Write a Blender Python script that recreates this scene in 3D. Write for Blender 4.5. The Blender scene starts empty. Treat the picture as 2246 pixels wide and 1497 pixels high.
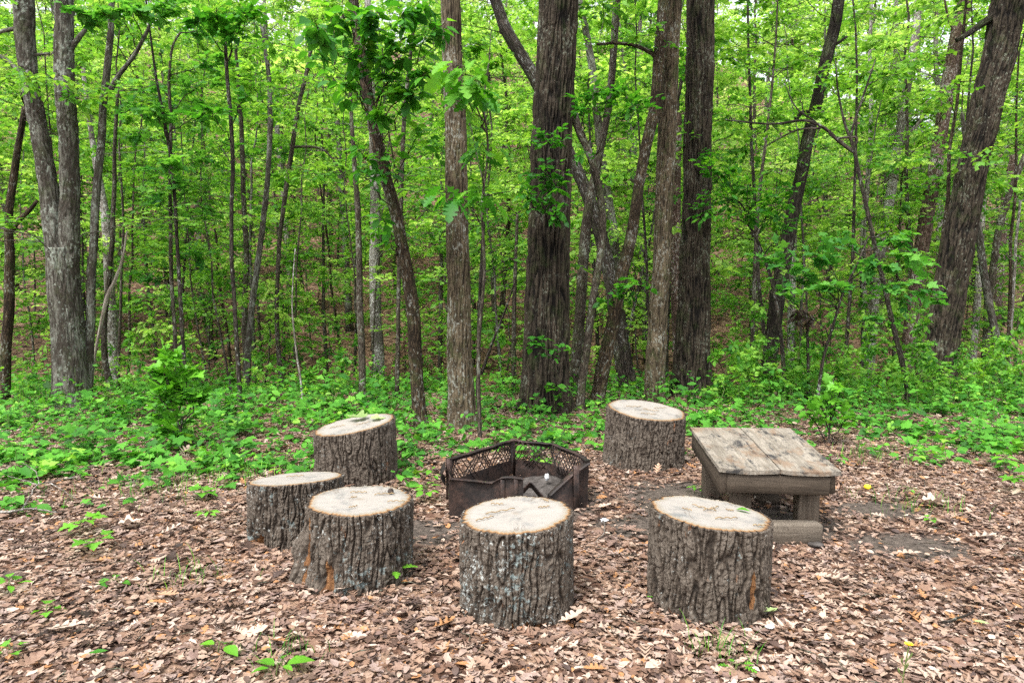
import bpy, math, random
import numpy as np
R = math.radians
rng = np.random.default_rng(11)
random.seed(11)
SC = bpy.context.scene
COL = SC.collection

# ------------------------------------------------------------------ camera model
PW, PH, F, HZ, CAMZ = 2246.0, 1497.0, 1500.0, 640.0, 1.5
PITCH = math.atan((PH / 2 - HZ) / F)
FW = np.array([0, math.cos(PITCH), -math.sin(PITCH)])
UP = np.array([0, math.sin(PITCH), math.cos(PITCH)])
CAM = np.array([0, 0, CAMZ])

def ray(px, py):
    d = FW + UP * ((PH / 2 - py) / F)
    d[0] += (px - PW / 2) / F
    return d
def at(px, py, Y):                 # the point seen at a pixel, at distance Y
    d = ray(px, py)
    return CAM + d * (Y / d[1])
def zplane(px, py, z):             # the point seen at a pixel, at height z
    d = ray(px, py)
    return CAM + d * ((z - CAMZ) / d[2])
def pxw(w, Y):                     # width in pixels -> metres
    return w / F * Y

# ------------------------------------------------------------------ noise
_perm = np.random.default_rng(3).permutation(256).astype(np.int64)
_perm = np.concatenate([_perm, _perm, _perm])
_g = np.random.default_rng(4).normal(size=(256, 3)); _g /= np.linalg.norm(_g, axis=1)[:, None]
def pn(p):
    p = np.asarray(p, float)
    i = np.floor(p).astype(np.int64); f = p - i; i &= 255
    u = f * f * f * (f * (f * 6 - 15) + 10)
    out = 0
    for a in (0, 1):
        for b in (0, 1):
            for c in (0, 1):
                h = _perm[_perm[_perm[(i[:, 0] + a) & 255] + ((i[:, 1] + b) & 255)] + ((i[:, 2] + c) & 255)]
                dv = (_g[h] * (f - np.array([a, b, c]))).sum(1)
                w = (u[:, 0] if a else 1 - u[:, 0]) * (u[:, 1] if b else 1 - u[:, 1]) * (u[:, 2] if c else 1 - u[:, 2])
                out = out + w * dv
    return out * 1.6
def fbm(p, o=4):
    s, a = 0, 1
    for k in range(o):
        s = s + a * pn(p * 2.0 ** k + 17.3 * k); a *= .5
    return s
def sm(t):
    t = np.clip(t, 0, 1); return t * t * (3 - 2 * t)

# ------------------------------------------------------------------ terrain
def H(x, y):
    x = np.asarray(x, float); y = np.asarray(y, float)
    sh = np.broadcast(x, y).shape
    x = np.broadcast_to(x, sh).ravel(); y = np.broadcast_to(y, sh).ravel()
    h = -1.1 * sm((y - 9.5) / 6)
    u = np.clip(y - 14.5, 0, 60)
    hill = .34 * u * u / (u + 3) + .0026 * u * u
    g = 1 - .34 * sm((x / np.maximum(y, 4) - .15) / .5)
    h = h + hill * g
    q = np.stack([x, y, 0 * x], 1)
    h = h + .012 * pn(q * .55) + .05 * pn(q * .5 + 3) * sm((y - 5.5) / 3) + .5 * pn(q * .09 + 5) * sm((y - 15) / 12)
    # dug soil round the fire ring and the table's feet
    h = h - .03 * np.exp(-((x - .55) ** 2 + (y - 4.4) ** 2) / .35)
    return h.reshape(sh)
def Hs(x, y): return float(H(np.array([x]), np.array([y]))[0])
def gpx(px, py):                   # ground point seen at a pixel
    d = ray(px, py); t = np.concatenate([np.arange(1, 12, .02), np.arange(12, 80, .1)])
    p = CAM + d * t[:, None]; i = int(np.argmax(p[:, 2] < H(p[:, 0], p[:, 1])))
    p = p[i]
    return np.array([p[0], p[1], Hs(p[0], p[1])])

# ------------------------------------------------------------------ mesh helpers
class Geo:
    def __init__(s): s.V = []; s.F = {}; s.n = 0; s.A = {}
    def add(s, V, faces, **attrs):
        V = np.asarray(V, float).reshape(-1, 3)
        for k in set(s.A) | set(attrs):
            if k not in s.A:
                d = np.asarray(attrs[k]).reshape(len(V), -1).shape[1]
                s.A[k] = [np.zeros((s.n, d))] if s.n else []
            a = attrs.get(k)
            if a is None: a = np.zeros((len(V), s.A[k][0].shape[1]))
            s.A[k].append(np.asarray(a, float).reshape(len(V), -1))
        for f in faces:
            f = np.asarray(f, np.int64)
            if len(f): s.F.setdefault(f.shape[1], []).append(f + s.n)
        s.V.append(V); s.n += len(V)
        return s
    def build(s, name, mat, parent=None, org=None, smooth=True):
        V = np.concatenate(s.V)
        o0 = np.zeros(3) if org is None else np.asarray(org, float)
        if parent is not None: o0 = np.array(parent.get('_o', (0, 0, 0)), float)
        V = V - o0
        me = bpy.data.meshes.new(name)
        me.vertices.add(len(V)); me.vertices.foreach_set('co', V.astype(np.float32).ravel())
        li, ls, c = [], [], 0
        for k in sorted(s.F):
            f = np.concatenate(s.F[k]); li.append(f.ravel()); ls.append(np.arange(len(f)) * k + c); c += f.size
        li = np.concatenate(li).astype(np.int32); ls = np.concatenate(ls).astype(np.int32)
        me.loops.add(len(li)); me.loops.foreach_set('vertex_index', li)
        me.polygons.add(len(ls)); me.polygons.foreach_set('loop_start', ls)
        if smooth: me.polygons.foreach_set('use_smooth', np.ones(len(ls), bool))
        for k, L in s.A.items():
            a = np.concatenate(L)
            at_ = me.attributes.new(k, 'FLOAT' if a.shape[1] == 1 else 'FLOAT_VECTOR', 'POINT')
            at_.data.foreach_set('value' if a.shape[1] == 1 else 'vector', a.astype(np.float32).ravel())
        me.update(calc_edges=True)
        if mat: me.materials.append(mat)
        o = bpy.data.objects.new(name, me); COL.objects.link(o)
        if parent is not None: o.parent = parent
        else: o.location = o0
        return o
def tag(o, label=None, cat=None, group=None, kind=None):
    if label: o['label'] = label
    if cat: o['category'] = cat
    if group: o['group'] = group
    if kind: o['kind'] = kind
    return o
def thing(name, label, cat, loc, group=None):
    o = bpy.data.objects.new(name, None); COL.objects.link(o)
    o.location = loc; o.empty_display_size = .1
    o['_o'] = [float(v) for v in loc]
    return tag(o, label, cat, group)
def grid_faces(nr, nc, wrap=True):
    i = np.arange(nr - 1)[:, None]; j = np.arange(nc if wrap else nc - 1)[None]
    a = i * nc + j; b = i * nc + (j + 1) % nc
    return np.stack([a, b, b + nc, a + nc], -1).reshape(-1, 4)
def smooth_poly(P, n):             # Catmull-Rom through the rows of P
    P = np.asarray(P, float)
    if len(P) < 3: return P[0] + (P[-1] - P[0]) * np.linspace(0, 1, n)[:, None]
    Q = np.vstack([2 * P[0] - P[1], P, 2 * P[-1] - P[-2]])
    u = np.linspace(0, len(P) - 1 - 1e-9, n); k = u.astype(int); t = (u - k)[:, None]
    a, b, c, d = Q[k], Q[k + 1], Q[k + 2], Q[k + 3]
    return .5 * (2 * b + (c - a) * t + (2 * a - 5 * b + 4 * c - d) * t * t + (3 * b - a - 3 * c + d) * t ** 3)
def tube(g, P, rad, n=8, disp=None, cap=True, ofs=0.0, **attrs):
    P = np.asarray(P, float); N = len(P); rad = np.broadcast_to(np.asarray(rad, float), (N,))
    T = np.gradient(P, axis=0); T /= np.linalg.norm(T, axis=1)[:, None] + 1e-9
    m = np.abs(T.mean(0)); ref = np.eye(3)[int(np.argmin(m))]
    X = np.cross(ref, T); X /= np.linalg.norm(X, axis=1)[:, None] + 1e-9
    Y = np.cross(T, X)
    L = np.concatenate([[0], np.cumsum(np.linalg.norm(np.diff(P, axis=0), axis=1))]) + ofs
    th = np.linspace(0, 2 * math.pi, n, endpoint=False)
    c, s_ = np.cos(th), np.sin(th)
    r0 = max(float(rad.max()), .004)
    bk = np.stack([np.broadcast_to(c * r0, (N, n)), np.broadcast_to(s_ * r0, (N, n)), np.broadcast_to(L[:, None], (N, n))], -1)
    rr = np.broadcast_to(rad[:, None], (N, n)).copy()
    at_ = dict(attrs)
    if disp is not None:
        d, fur = disp(bk.reshape(-1, 3)); rr = rr + d.reshape(N, n); at_['fur'] = fur
    V = P[:, None] + rr[..., None] * (X[:, None] * c[None, :, None] + Y[:, None] * s_[None, :, None])
    fs = [grid_faces(N, n)]
    V = V.reshape(-1, 3); bk = bk.reshape(-1, 3)
    if cap:
        V = np.vstack([V, P[:1], P[-1:]]); bk = np.vstack([bk, bk[:1], bk[-1:]])
        for k in at_: at_[k] = np.concatenate([np.broadcast_to(np.asarray(at_[k], float).ravel(), (N * n,)), [0, 0]])
        j = np.arange(n); b = N * n
        fs.append(np.stack([(j + 1) % n, j, np.full(n, b)], 1))
        e = (N - 1) * n
        fs.append(np.stack([e + j, e + (j + 1) % n, np.full(n, b + 1)], 1))
    g.add(V, fs, bk=bk, **at_)
def box(g, c, sx, sy, sz, rot=0., bev=.006, jit=0.):
    """bevelled box (8 corners x 3 verts), real thickness"""
    V, b = [], bev
    hx, hy, hz = sx / 2, sy / 2, sz / 2
    import itertools
    idx = {}
    for sX, sY, sZ in itertools.product((-1, 1), repeat=3):
        k = (sX, sY, sZ)
        idx[k] = (len(V), len(V) + 1, len(V) + 2)
        V += [(sX * hx, sY * (hy - b), sZ * (hz - b)), (sX * (hx - b), sY * hy, sZ * (hz - b)), (sX * (hx - b), sY * (hy - b), sZ * hz)]
    V = np.array(V, float)
    if jit: V += rng.normal(size=V.shape) * jit
    q, t = [], []
    def face(l):
        pts = V[l]; n = np.cross(pts[1] - pts[0], pts[2] - pts[0])
        l = list(l)
        if n @ pts.mean(0) < 0: l = l[::-1]
        (q if len(l) == 4 else t).append(l)
    cyc = [(-1, -1), (1, -1), (1, 1), (-1, 1)]
    for ax in range(3):
        for s in (-1, 1):
            l = []
            for a, b_ in cyc:
                k = [0, 0, 0]; k[ax] = s; k[(ax + 1) % 3] = a; k[(ax + 2) % 3] = b_
                l.append(idx[tuple(k)][ax])
            face(l)
        for a, b_ in cyc:                # bevel strips along axis ax
            l = []
            for s in (-1, 1):
                k = [0, 0, 0]; k[ax] = s; k[(ax + 1) % 3] = a; k[(ax + 2) % 3] = b_
                i = idx[tuple(k)]
                l.append((i[(ax + 1) % 3], i[(ax + 2) % 3]))
            face([l[0][0], l[0][1], l[1][1], l[1][0]])
    for k, i in idx.items(): face(list(i))
    cr, sr = math.cos(rot), math.sin(rot)
    M = np.array([[cr, -sr, 0], [sr, cr, 0], [0, 0, 1]])
    V2 = V @ M.T + np.asarray(c, float)
    g.add(V2, [q, t], bk=V)
    return g

# ------------------------------------------------------------------ leaf templates: x along the blade (0..1), y across, z up
def strip_leaf(half, fold=.18):
    """half outline [(x, halfwidth)] -> midrib strip leaf"""
    xs = [p[0] for p in half]; V = []; T = []
    for x, w in half: V += [(x, 0, 0), (x, w, fold * w), (x, -w, fold * w)]
    for i in range(len(half) - 1):
        a, b = 3 * i, 3 * i + 3
        T += [(a, b, b + 1), (a, b + 1, a + 1), (a, a + 2, b + 2), (a, b + 2, b)]
    V = np.array(V, float); T = np.array(T)
    keep = [t for t in T if np.linalg.norm(np.cross(V[t[1]] - V[t[0]], V[t[2]] - V[t[0]])) > 1e-6]
    return V, np.array(keep)
def fan_leaf(half, c=(.34, 0), fold=.12):
    pts = [(x, y) for x, y in half] + [(x, -y) for x, y in half[::-1] if y > 1e-6]
    V = np.array([(c[0], 0, 0)] + [(x, y, fold * abs(y)) for x, y in pts], float)
    n = len(pts)
    return V, np.array([(0, 1 + (i + 1) % n, 1 + i) for i in range(n)])
RHOMB = (np.array([(0, 0, 0), (.48, .34, .07), (1, 0, -.05), (.48, -.34, .07)], float), np.array([(0, 2, 1), (0, 3, 2)]))
OVATE = strip_leaf([(0, 0), (.12, .15), (.36, .29), (.62, .25), (.85, .11), (1, 0)])
OBOV = strip_leaf([(0, 0), (.2, .09), (.5, .23), (.75, .26), (.92, .12), (1, 0)])
MAPLE = fan_leaf([(0, 0), (-.10, .14), (.06, .40), (.17, .30), (.30, .55), (.42, .58), (.50, .34), (.56, .20), (.70, .26), (.78, .14), (1, 0)])
OAK = strip_leaf([(0, .015), (.14, .05), (.22, .20), (.28, .19), (.33, .07), (.40, .27), (.48, .30), (.53, .09), (.60, .27), (.68, .26), (.72, .09), (.82, .16), (.9, .12), (1, .01)], .12)
REDOAK = strip_leaf([(0, .012), (.12, .04), (.27, .24), (.26, .10), (.34, .06), (.52, .33), (.49, .14), (.56, .07), (.76, .26), (.73, .10), (.80, .06), (.9, .10), (1, .0)], .1)
FRAG = strip_leaf([(0, .06), (.2, .24), (.55, .3), (.8, .14), (1, .05)], .25)
PLANTAIN = strip_leaf([(0, .02), (.18, .10), (.36, .2), (.6, .22), (.82, .14), (1, 0)], .3)

def nrm(a): return a / (np.linalg.norm(a, axis=-1, keepdims=True) + 1e-9)
def scatter(g, T, P, X, N, s, bend=0., curl=0., var=0.):
    V, F_ = T
    P = np.asarray(P, float); n = len(P)
    if n == 0: return
    X = nrm(np.asarray(X, float)); N = np.asarray(N, float)
    Yv = nrm(np.cross(N, X)); Z = np.cross(X, Yv)
    s = np.broadcast_to(np.asarray(s, float), (n,)); bend = np.broadcast_to(np.asarray(bend, float), (n,)); curl = np.broadcast_to(np.asarray(curl, float), (n,))
    var = np.broadcast_to(np.asarray(var, float), (n,))
    z = V[None, :, 2] + bend[:, None] * (V[None, :, 0] - .45) ** 2 + curl[:, None] * V[None, :, 1] ** 2
    z = z + np.zeros((n, 1))
    W = P[:, None] + s[:, None, None] * (V[None, :, 0, None] * X[:, None] + V[None, :, 1, None] * Yv[:, None] + z[..., None] * Z[:, None])
    Fa = (F_[None] + (np.arange(n) * len(V))[:, None, None]).reshape(-1, 3)
    g.add(W.reshape(-1, 3), [Fa], var=np.repeat(var, len(V)))

# ------------------------------------------------------------------ materials
def new_mat(name):
    m = bpy.data.materials.new(name); m.use_nodes = True
    nt = m.node_tree; nt.nodes.clear()
    out = nt.nodes.new('ShaderNodeOutputMaterial')
    return m, nt, out
def nd(nt, typ, **kw):
    n = nt.nodes.new('ShaderNode' + typ)
    for k, v in kw.items():
        if k.startswith('i_'):
            k = k[2:]
            n.inputs[int(k) if k.isdigit() else k.replace('_', ' ')].default_value = v
        else: setattr(n, k, v)
    return n
def ramp(nt, fac, stops, interp='LINEAR'):
    n = nt.nodes.new('ShaderNodeValToRGB'); cr = n.color_ramp; cr.interpolation = interp
    while len(cr.elements) < len(stops): cr.elements.new(.5)
    for e, (p, c) in zip(cr.elements, stops):
        e.position = p; e.color = (*c, 1) if len(c) == 3 else c
    nt.links.new(fac, n.inputs['Fac']); return n.outputs['Color']
def mth(nt, op, a, b=None, c=None, clamp=False):
    n = nt.nodes.new('ShaderNodeMath'); n.operation = op; n.use_clamp = clamp
    for i, v in enumerate((a, b, c)):
        if v is None: continue
        if isinstance(v, (int, float)): n.inputs[i].default_value = v
        else: nt.links.new(v, n.inputs[i])
    return n.outputs[0]
def mixc(nt, fac, a, b, mode='MIX'):
    n = nt.nodes.new('ShaderNodeMix'); n.data_type = 'RGBA'; n.blend_type = mode
    for sock, v in ((n.inputs['Factor'], fac), (n.inputs['A'], a), (n.inputs['B'], b)):
        ss = sock
        if isinstance(v, (int, float)): ss.default_value = v
        elif isinstance(v, tuple): ss.default_value = (*v, 1)
        else: nt.links.new(v, ss)
    return n.outputs['Result']
def mixsock(n):                     # RGBA sockets of a Mix node
    return n
def mixc(nt, fac, a, b, mode='MIX'):
    n = nt.nodes.new('ShaderNodeMix'); n.data_type = 'RGBA'; n.blend_type = mode
    fs = [s for s in n.inputs if s.type == 'VALUE'][0]; cs = [s for s in n.inputs if s.type == 'RGBA']
    for sock, v in ((fs, fac), (cs[0], a), (cs[1], b)):
        if isinstance(v, (int, float)): sock.default_value = v
        elif isinstance(v, tuple): sock.default_value = (*v, 1)
        else: nt.links.new(v, sock)
    return [s for s in n.outputs if s.type == 'RGBA'][0]
def vmap(nt, vec, scale):
    n = nd(nt, 'Mapping'); n.inputs['Scale'].default_value = scale
    nt.links.new(vec, n.inputs['Vector']); return n.outputs['Vector']
def noise(nt, vec, scale, detail=4, rough=.55, dist=0.):
    n = nd(nt, 'TexNoise'); n.inputs['Scale'].default_value = scale; n.inputs['Detail'].default_value = detail
    n.inputs['Roughness'].default_value = rough; n.inputs['Distortion'].default_value = dist
    nt.links.new(vec, n.inputs['Vector']); return n.outputs['Fac']
def attr(nt, name): return nd(nt, 'Attribute', attribute_name=name)
def bump(nt, h, strength, dist):
    n = nd(nt, 'Bump'); n.inputs['Strength'].default_value = strength; n.inputs['Distance'].default_value = dist
    nt.links.new(h, n.inputs['Height']); return n.outputs['Normal']
def principled(nt, out, col, rough=.8, normal=None, spec=.25, metal=0.):
    b = nd(nt, 'BsdfPrincipled')
    if isinstance(col, tuple): b.inputs['Base Color'].default_value = (*col, 1)
    else: nt.links.new(col, b.inputs['Base Color'])
    if isinstance(rough, (int, float)): b.inputs['Roughness'].default_value = rough
    else: nt.links.new(rough, b.inputs['Roughness'])
    b.inputs['Specular IOR Level'].default_value = spec; b.inputs['Metallic'].default_value = metal
    if normal is not None: nt.links.new(normal, b.inputs['Normal'])
    if out is not None: nt.links.new(b.outputs[0], out.inputs['Surface'])
    return b
def leaf_mat(name, stops, trans, tcol, rough=.45, spec=.3):
    """stops: colours over the leaf's own variation; tcol: tint of light passing through"""
    m, nt, out = new_mat(name)
    v = attr(nt, 'var').outputs['Fac']
    oi = nd(nt, 'ObjectInfo').outputs['Random']
    f = mth(nt, 'ADD', v, mth(nt, 'MULTIPLY', mth(nt, 'SUBTRACT', oi, .5), .30), clamp=True)
    c = ramp(nt, f, stops)
    b = principled(nt, None, c, rough, spec=spec)
    t = nd(nt, 'BsdfTranslucent')
    nt.links.new(mixc(nt, 1.0, c, tcol, 'MULTIPLY'), t.inputs['Color'])
    mx = nd(nt, 'MixShader'); mx.inputs[0].default_value = trans
    nt.links.new(b.outputs[0], mx.inputs[1]); nt.links.new(t.outputs[0], mx.inputs[2])
    nt.links.new(mx.outputs[0], out.inputs['Surface'])
    return m
def bark_mat(name, dark, light, freq, stretch=.16, lichen=0., lcol=(.42, .46, .42), bumpd=.012, moss=0., patch=None, width=.22, strength=1.0, furm=False):
    m, nt, out = new_mat(name)
    bk = attr(nt, 'bk').outputs['Vector']
    oi = nd(nt, 'ObjectInfo')
    va = nd(nt, 'VectorMath', operation='ADD'); nt.links.new(bk, va.inputs[0])
    cb = nd(nt, 'CombineXYZ'); nt.links.new(mth(nt, 'MULTIPLY', oi.outputs['Random'], 40), cb.inputs[2]); nt.links.new(cb.outputs[0], va.inputs[1])
    bk = va.outputs[0]
    q = vmap(nt, bk, (freq, freq, freq * stretch))
    n1 = noise(nt, q, 1.0, 3, .55, .35)
    fur = mth(nt, 'MINIMUM', mth(nt, 'DIVIDE', mth(nt, 'ABSOLUTE', mth(nt, 'SUBTRACT', n1, .5)), width * .5), 1)
    if furm: fur = attr(nt, 'fur').outputs['Fac']
    q2 = vmap(nt, bk, (freq * 2.2, freq * 2.2, freq * .8))
    n2 = noise(nt, q2, 1.0, 4, .6)
    big = noise(nt, bk, 2.2, 3, .6)
    hgt = mth(nt, 'ADD', mth(nt, 'MULTIPLY', fur, .75), mth(nt, 'MULTIPLY', n2, .45))
    c = ramp(nt, mth(nt, 'ADD', mth(nt, 'MULTIPLY', hgt, .7), mth(nt, 'MULTIPLY', mth(nt, 'SUBTRACT', big, .5), .8)), [(.18, dark), (.85, light)])
    if patch:
        pk = noise(nt, vmap(nt, bk, (6, 6, 2.5)), 1.0, 4, .65)
        c = mixc(nt, ramp(nt, pk, [(.50, (0, 0, 0)), (.58, (1, 1, 1))]), c, patch)
    if lichen > 0:
        ln = noise(nt, vmap(nt, bk, (26, 26, 20)), 1.0, 5, .7)
        lm = mth(nt, 'MULTIPLY', ln, mth(nt, 'ADD', .55, mth(nt, 'MULTIPLY', big, .9)))
        c = mixc(nt, ramp(nt, lm, [(.60 - .12 * lichen, (0, 0, 0)), (.68 - .12 * lichen, (1, 1, 1))]), c, lcol)
    if moss > 0:
        mn = noise(nt, bk, 5, 5, .65)
        c = mixc(nt, mth(nt, 'MULTIPLY', ramp(nt, mn, [(.52, (0, 0, 0)), (.66, (1, 1, 1))]), moss), c, (.07, .12, .025))
    principled(nt, out, c, .88, bump(nt, hgt, strength, bumpd), spec=.15)
    return m

M = {}
# leaf-litter ground
def mk_ground():
    m, nt, out = new_mat('leaf_strewn_soil')
    tc = nd(nt, 'TexCoord').outputs['Object']
    dn = nd(nt, 'TexNoise'); dn.inputs['Scale'].default_value = 9; nt.links.new(tc, dn.inputs['Vector'])
    ad = nd(nt, 'VectorMath', operation='MULTIPLY_ADD'); nt.links.new(dn.outputs['Color'], ad.inputs[0]); ad.inputs[1].default_value = (.12, .12, .12); nt.links.new(tc, ad.inputs[2])
    vo = nd(nt, 'TexVoronoi'); vo.inputs['Scale'].default_value = 11; nt.links.new(ad.outputs[0], vo.inputs['Vector'])
    sp = nd(nt, 'SeparateColor'); nt.links.new(vo.outputs['Color'], sp.inputs[0])
    c = ramp(nt, sp.outputs[0], [(0, (.035, .020, .014)), (.25, (.10, .055, .038)), (.5, (.17, .095, .062)), (.75, (.24, .145, .095)), (1, (.33, .22, .15))])
    fine = noise(nt, tc, 40, 4, .6)
    c = mixc(nt, .5, c, ramp(nt, fine, [(.3, (.3, .3, .3)), (.7, (1, 1, 1))]), 'MULTIPLY')
    # bare dark soil worn round the ring and under the table
    soil = attr(nt, 'soil').outputs['Fac']
    sn = noise(nt, tc, 5, 5, .65)
    sc_ = ramp(nt, noise(nt, tc, 28, 6, .7), [(.3, (.030, .024, .020)), (.7, (.13, .105, .085))])
    c = mixc(nt, ramp(nt, mth(nt, 'ADD', soil, mth(nt, 'MULTIPLY', mth(nt, 'SUBTRACT', sn, .5), .8)), [(.4, (0, 0, 0)), (.6, (1, 1, 1))]), c, sc_)
    h = mth(nt, 'ADD', vo.outputs['Distance'], mth(nt, 'MULTIPLY', fine, .5))
    principled(nt, out, c, .9, bump(nt, h, .8, .05), spec=.15)
    return m
M['ground'] = mk_ground()
def mk_litter():
    m, nt, out = new_mat('dry_leaf')
    v = attr(nt, 'var').outputs['Fac']
    c = ramp(nt, v, [(0, (.032, .021, .016)), (.10, (.134, .080, .056)), (.18, (.080, .055, .047)), (.28, (.262, .163, .109)), (.38, (.209, .138, .112)), (.48, (.353, .231, .159)), (.56, (.182, .101, .066)), (.64, (.412, .292, .213)), (.73, (.305, .226, .192)), (.82, (.471, .352, .267)), (.93, (.578, .457, .372)), (1, (.428, .215, .093))])
    tc = nd(nt, 'TexCoord').outputs['Object']
    n = noise(nt, tc, 60, 4, .65)
    c = mixc(nt, .55, c, ramp(nt, n, [(.3, (.45, .42, .42)), (.65, (1, 1, 1))]), 'MULTIPLY')
    b = principled(nt, None, c, .6, bump(nt, n, .5, .006), spec=.3)
    t = nd(nt, 'BsdfTranslucent'); nt.links.new(c, t.inputs['Color'])
    mx = nd(nt, 'MixShader'); mx.inputs[0].default_value = .15
    nt.links.new(b.outputs[0], mx.inputs[1]); nt.links.new(t.outputs[0], mx.inputs[2]); nt.links.new(mx.outputs[0], out.inputs['Surface'])
    return m
M['litter'] = mk_litter()
M['leaf_far'] = leaf_mat('brightened_young_leaf', [(0, (.085, .220, .030)), (.3, (.190, .400, .055)), (.65, (.330, .550, .095)), (1, (.520, .720, .200))], .57, (1.2, 1.2, .75), .55, .2)  # young yellow-green, with the slope's brighter light put into the colour
M['leaf_pale'] = leaf_mat('skylit_pale_leaf', [(0, (.160, .310, .070)), (.35, (.300, .490, .120)), (.7, (.460, .640, .200)), (1, (.640, .780, .340))], .58, (1.2, 1.15, .8), .6, .15)  # glow of the sky behind the ridge painted in as paler leaves
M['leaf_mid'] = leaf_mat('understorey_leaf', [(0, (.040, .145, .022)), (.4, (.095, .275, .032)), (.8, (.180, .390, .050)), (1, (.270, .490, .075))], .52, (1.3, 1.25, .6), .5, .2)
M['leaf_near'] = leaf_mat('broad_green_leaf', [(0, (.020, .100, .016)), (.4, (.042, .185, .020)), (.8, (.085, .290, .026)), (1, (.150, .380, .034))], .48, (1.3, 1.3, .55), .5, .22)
M['leaf_cover'] = leaf_mat('ground_cover_leaf', [(0, (.038, .115, .024)), (.25, (.045, .180, .024)), (.5, (.085, .275, .030)), (.8, (.120, .370, .040)), (1, (.260, .480, .060))], .42, (1.25, 1.25, .6), .55, .18)
M['leaf_maple'] = leaf_mat('maple_leaf', [(0, (.040, .165, .032)), (.5, (.090, .285, .045)), (1, (.180, .420, .065))], .52, (1.25, 1.25, .6), .5, .2)
M['leaf_dead'] = leaf_mat('withered_leaf', [(0, (.012, .009, .007)), (1, (.05, .03, .02))], .15, (1, 1, 1))
M['bark_oak'] = bark_mat('furrowed_oak_bark', (.010, .0075, .0055), (.052, .042, .031), 24, .13, .1, (.12, .13, .10), .03, .25, width=.30)
M['bark_oak_deep'] = bark_mat('deep_furrowed_oak_bark', (.0035, .0026, .002), (.062, .048, .034), 24, .13, .05, (.12, .125, .095), .012, .12, furm=True)
M['bark_brown_deep'] = bark_mat('plated_brown_bark', (.018, .013, .008), (.135, .104, .066), 30, .22, .2, (.22, .22, .185), .008, .2, furm=True)
M['bark_maple'] = bark_mat('smooth_grey_bark', (.040, .033, .026), (.150, .143, .120), 14, .25, .4, (.22, .235, .20), .010, .15, patch=(.045, .037, .029), width=.2, strength=.7)
M['bark_brown'] = bark_mat('scaly_brown_bark', (.016, .011, .007), (.080, .055, .033), 30, .22, .2, (.22, .22, .185), .012, .2)
M['bark_slim'] = bark_mat('slender_stem_bark', (.024, .018, .013), (.105, .086, .064), 34, .3, .3, (.22, .23, .19), .006, .25)
M['bark_grey'] = bark_mat('pale_grey_bark', (.09, .077, .065), (.27, .24, .205), 26, .35, .6, (.46, .45, .42), .008)
M['bark_dark'] = bark_mat('dark_wet_bark', (.018, .014, .011), (.075, .060, .048), 28, .18, .1, (.25, .26, .24), .014, .2)
M['bark_red'] = bark_mat('reddish_pine_bark', (.050, .030, .022), (.165, .115, .090), 18, .35, .3, (.36, .33, .3), .012)
M['deadwood'] = bark_mat('bleached_deadwood', (.24, .19, .15), (.50, .45, .38), 22, .12, 0, bumpd=.006)

def mk_stump_bark():
    m, nt, out = new_mat('stump_bark')
    bk = attr(nt, 'bk').outputs['Vector']; fur = attr(nt, 'fur').outputs['Fac']; rot = attr(nt, 'rot').outputs['Fac']
    oi = nd(nt, 'ObjectInfo').outputs['Random']
    va = nd(nt, 'VectorMath', operation='ADD'); cb = nd(nt, 'CombineXYZ'); nt.links.new(mth(nt, 'MULTIPLY', oi, 30), cb.inputs[0])
    nt.links.new(bk, va.inputs[0]); nt.links.new(cb.outputs[0], va.inputs[1]); bk = va.outputs[0]
    n2 = noise(nt, vmap(nt, bk, (70, 70, 34)), 1, 5, .65)
    big = noise(nt, bk, 6, 4, .6)
    t = mth(nt, 'ADD', mth(nt, 'MULTIPLY', fur, .6), mth(nt, 'ADD', mth(nt, 'MULTIPLY', n2, .45), mth(nt, 'MULTIPLY', mth(nt, 'SUBTRACT', big, .5), .5)))
    c = ramp(nt, t, [(.15, (.014, .0105, .008)), (.5, (.052, .040, .030)), (.95, (.125, .104, .083))])
    # orange inner bark where flakes came off
    on = noise(nt, vmap(nt, bk, (16, 16, 5)), 1, 4, .6)
    c = mixc(nt, mth(nt, 'MULTIPLY', ramp(nt, on, [(.66, (0, 0, 0)), (.72, (1, 1, 1))]), .7), c, (.22, .090, .035))
    # lichen specks, pale and blue-grey
    ln = noise(nt, vmap(nt, bk, (75, 75, 60)), 1, 4, .7)
    lb = noise(nt, bk, 7, 3, .6)
    lich = mth(nt, 'MULTIPLY', mth(nt, 'SUBTRACT', attr(nt, 'lich').outputs['Fac'], .45), .16)
    lm = mth(nt, 'ADD', mth(nt, 'MULTIPLY', ln, mth(nt, 'ADD', .45, lb)), lich)
    c = mixc(nt, ramp(nt, lm, [(.62, (0, 0, 0)), (.67, (1, 1, 1))]), c, (.30, .31, .29))
    l2 = mth(nt, 'ADD', mth(nt, 'MULTIPLY', noise(nt, vmap(nt, bk, (38, 38, 30)), 1, 5, .75), mth(nt, 'ADD', .45, noise(nt, bk, 4.2, 3, .6))), lich)
    c = mixc(nt, ramp(nt, l2, [(.60, (0, 0, 0)), (.66, (.8, .8, .8))]), c, (.17, .21, .205))
    rn = noise(nt, vmap(nt, bk, (34, 34, 8)), 1, 6, .75)
    rc = ramp(nt, rn, [(.32, (.022, .012, .007)), (.5, (.11, .050, .020)), (.7, (.25, .125, .050))])
    c = mixc(nt, ramp(nt, mth(nt, 'ADD', rot, mth(nt, 'MULTIPLY', mth(nt, 'SUBTRACT', rn, .5), 2.2)), [(.50, (0, 0, 0)), (.58, (1, 1, 1))]), c, rc)
    principled(nt, out, c, .85, bump(nt, mth(nt, 'ADD', n2, mth(nt, 'MULTIPLY', fur, .6)), .9, .010), spec=.2)
    return m
M['stump_bark'] = mk_stump_bark()
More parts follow.
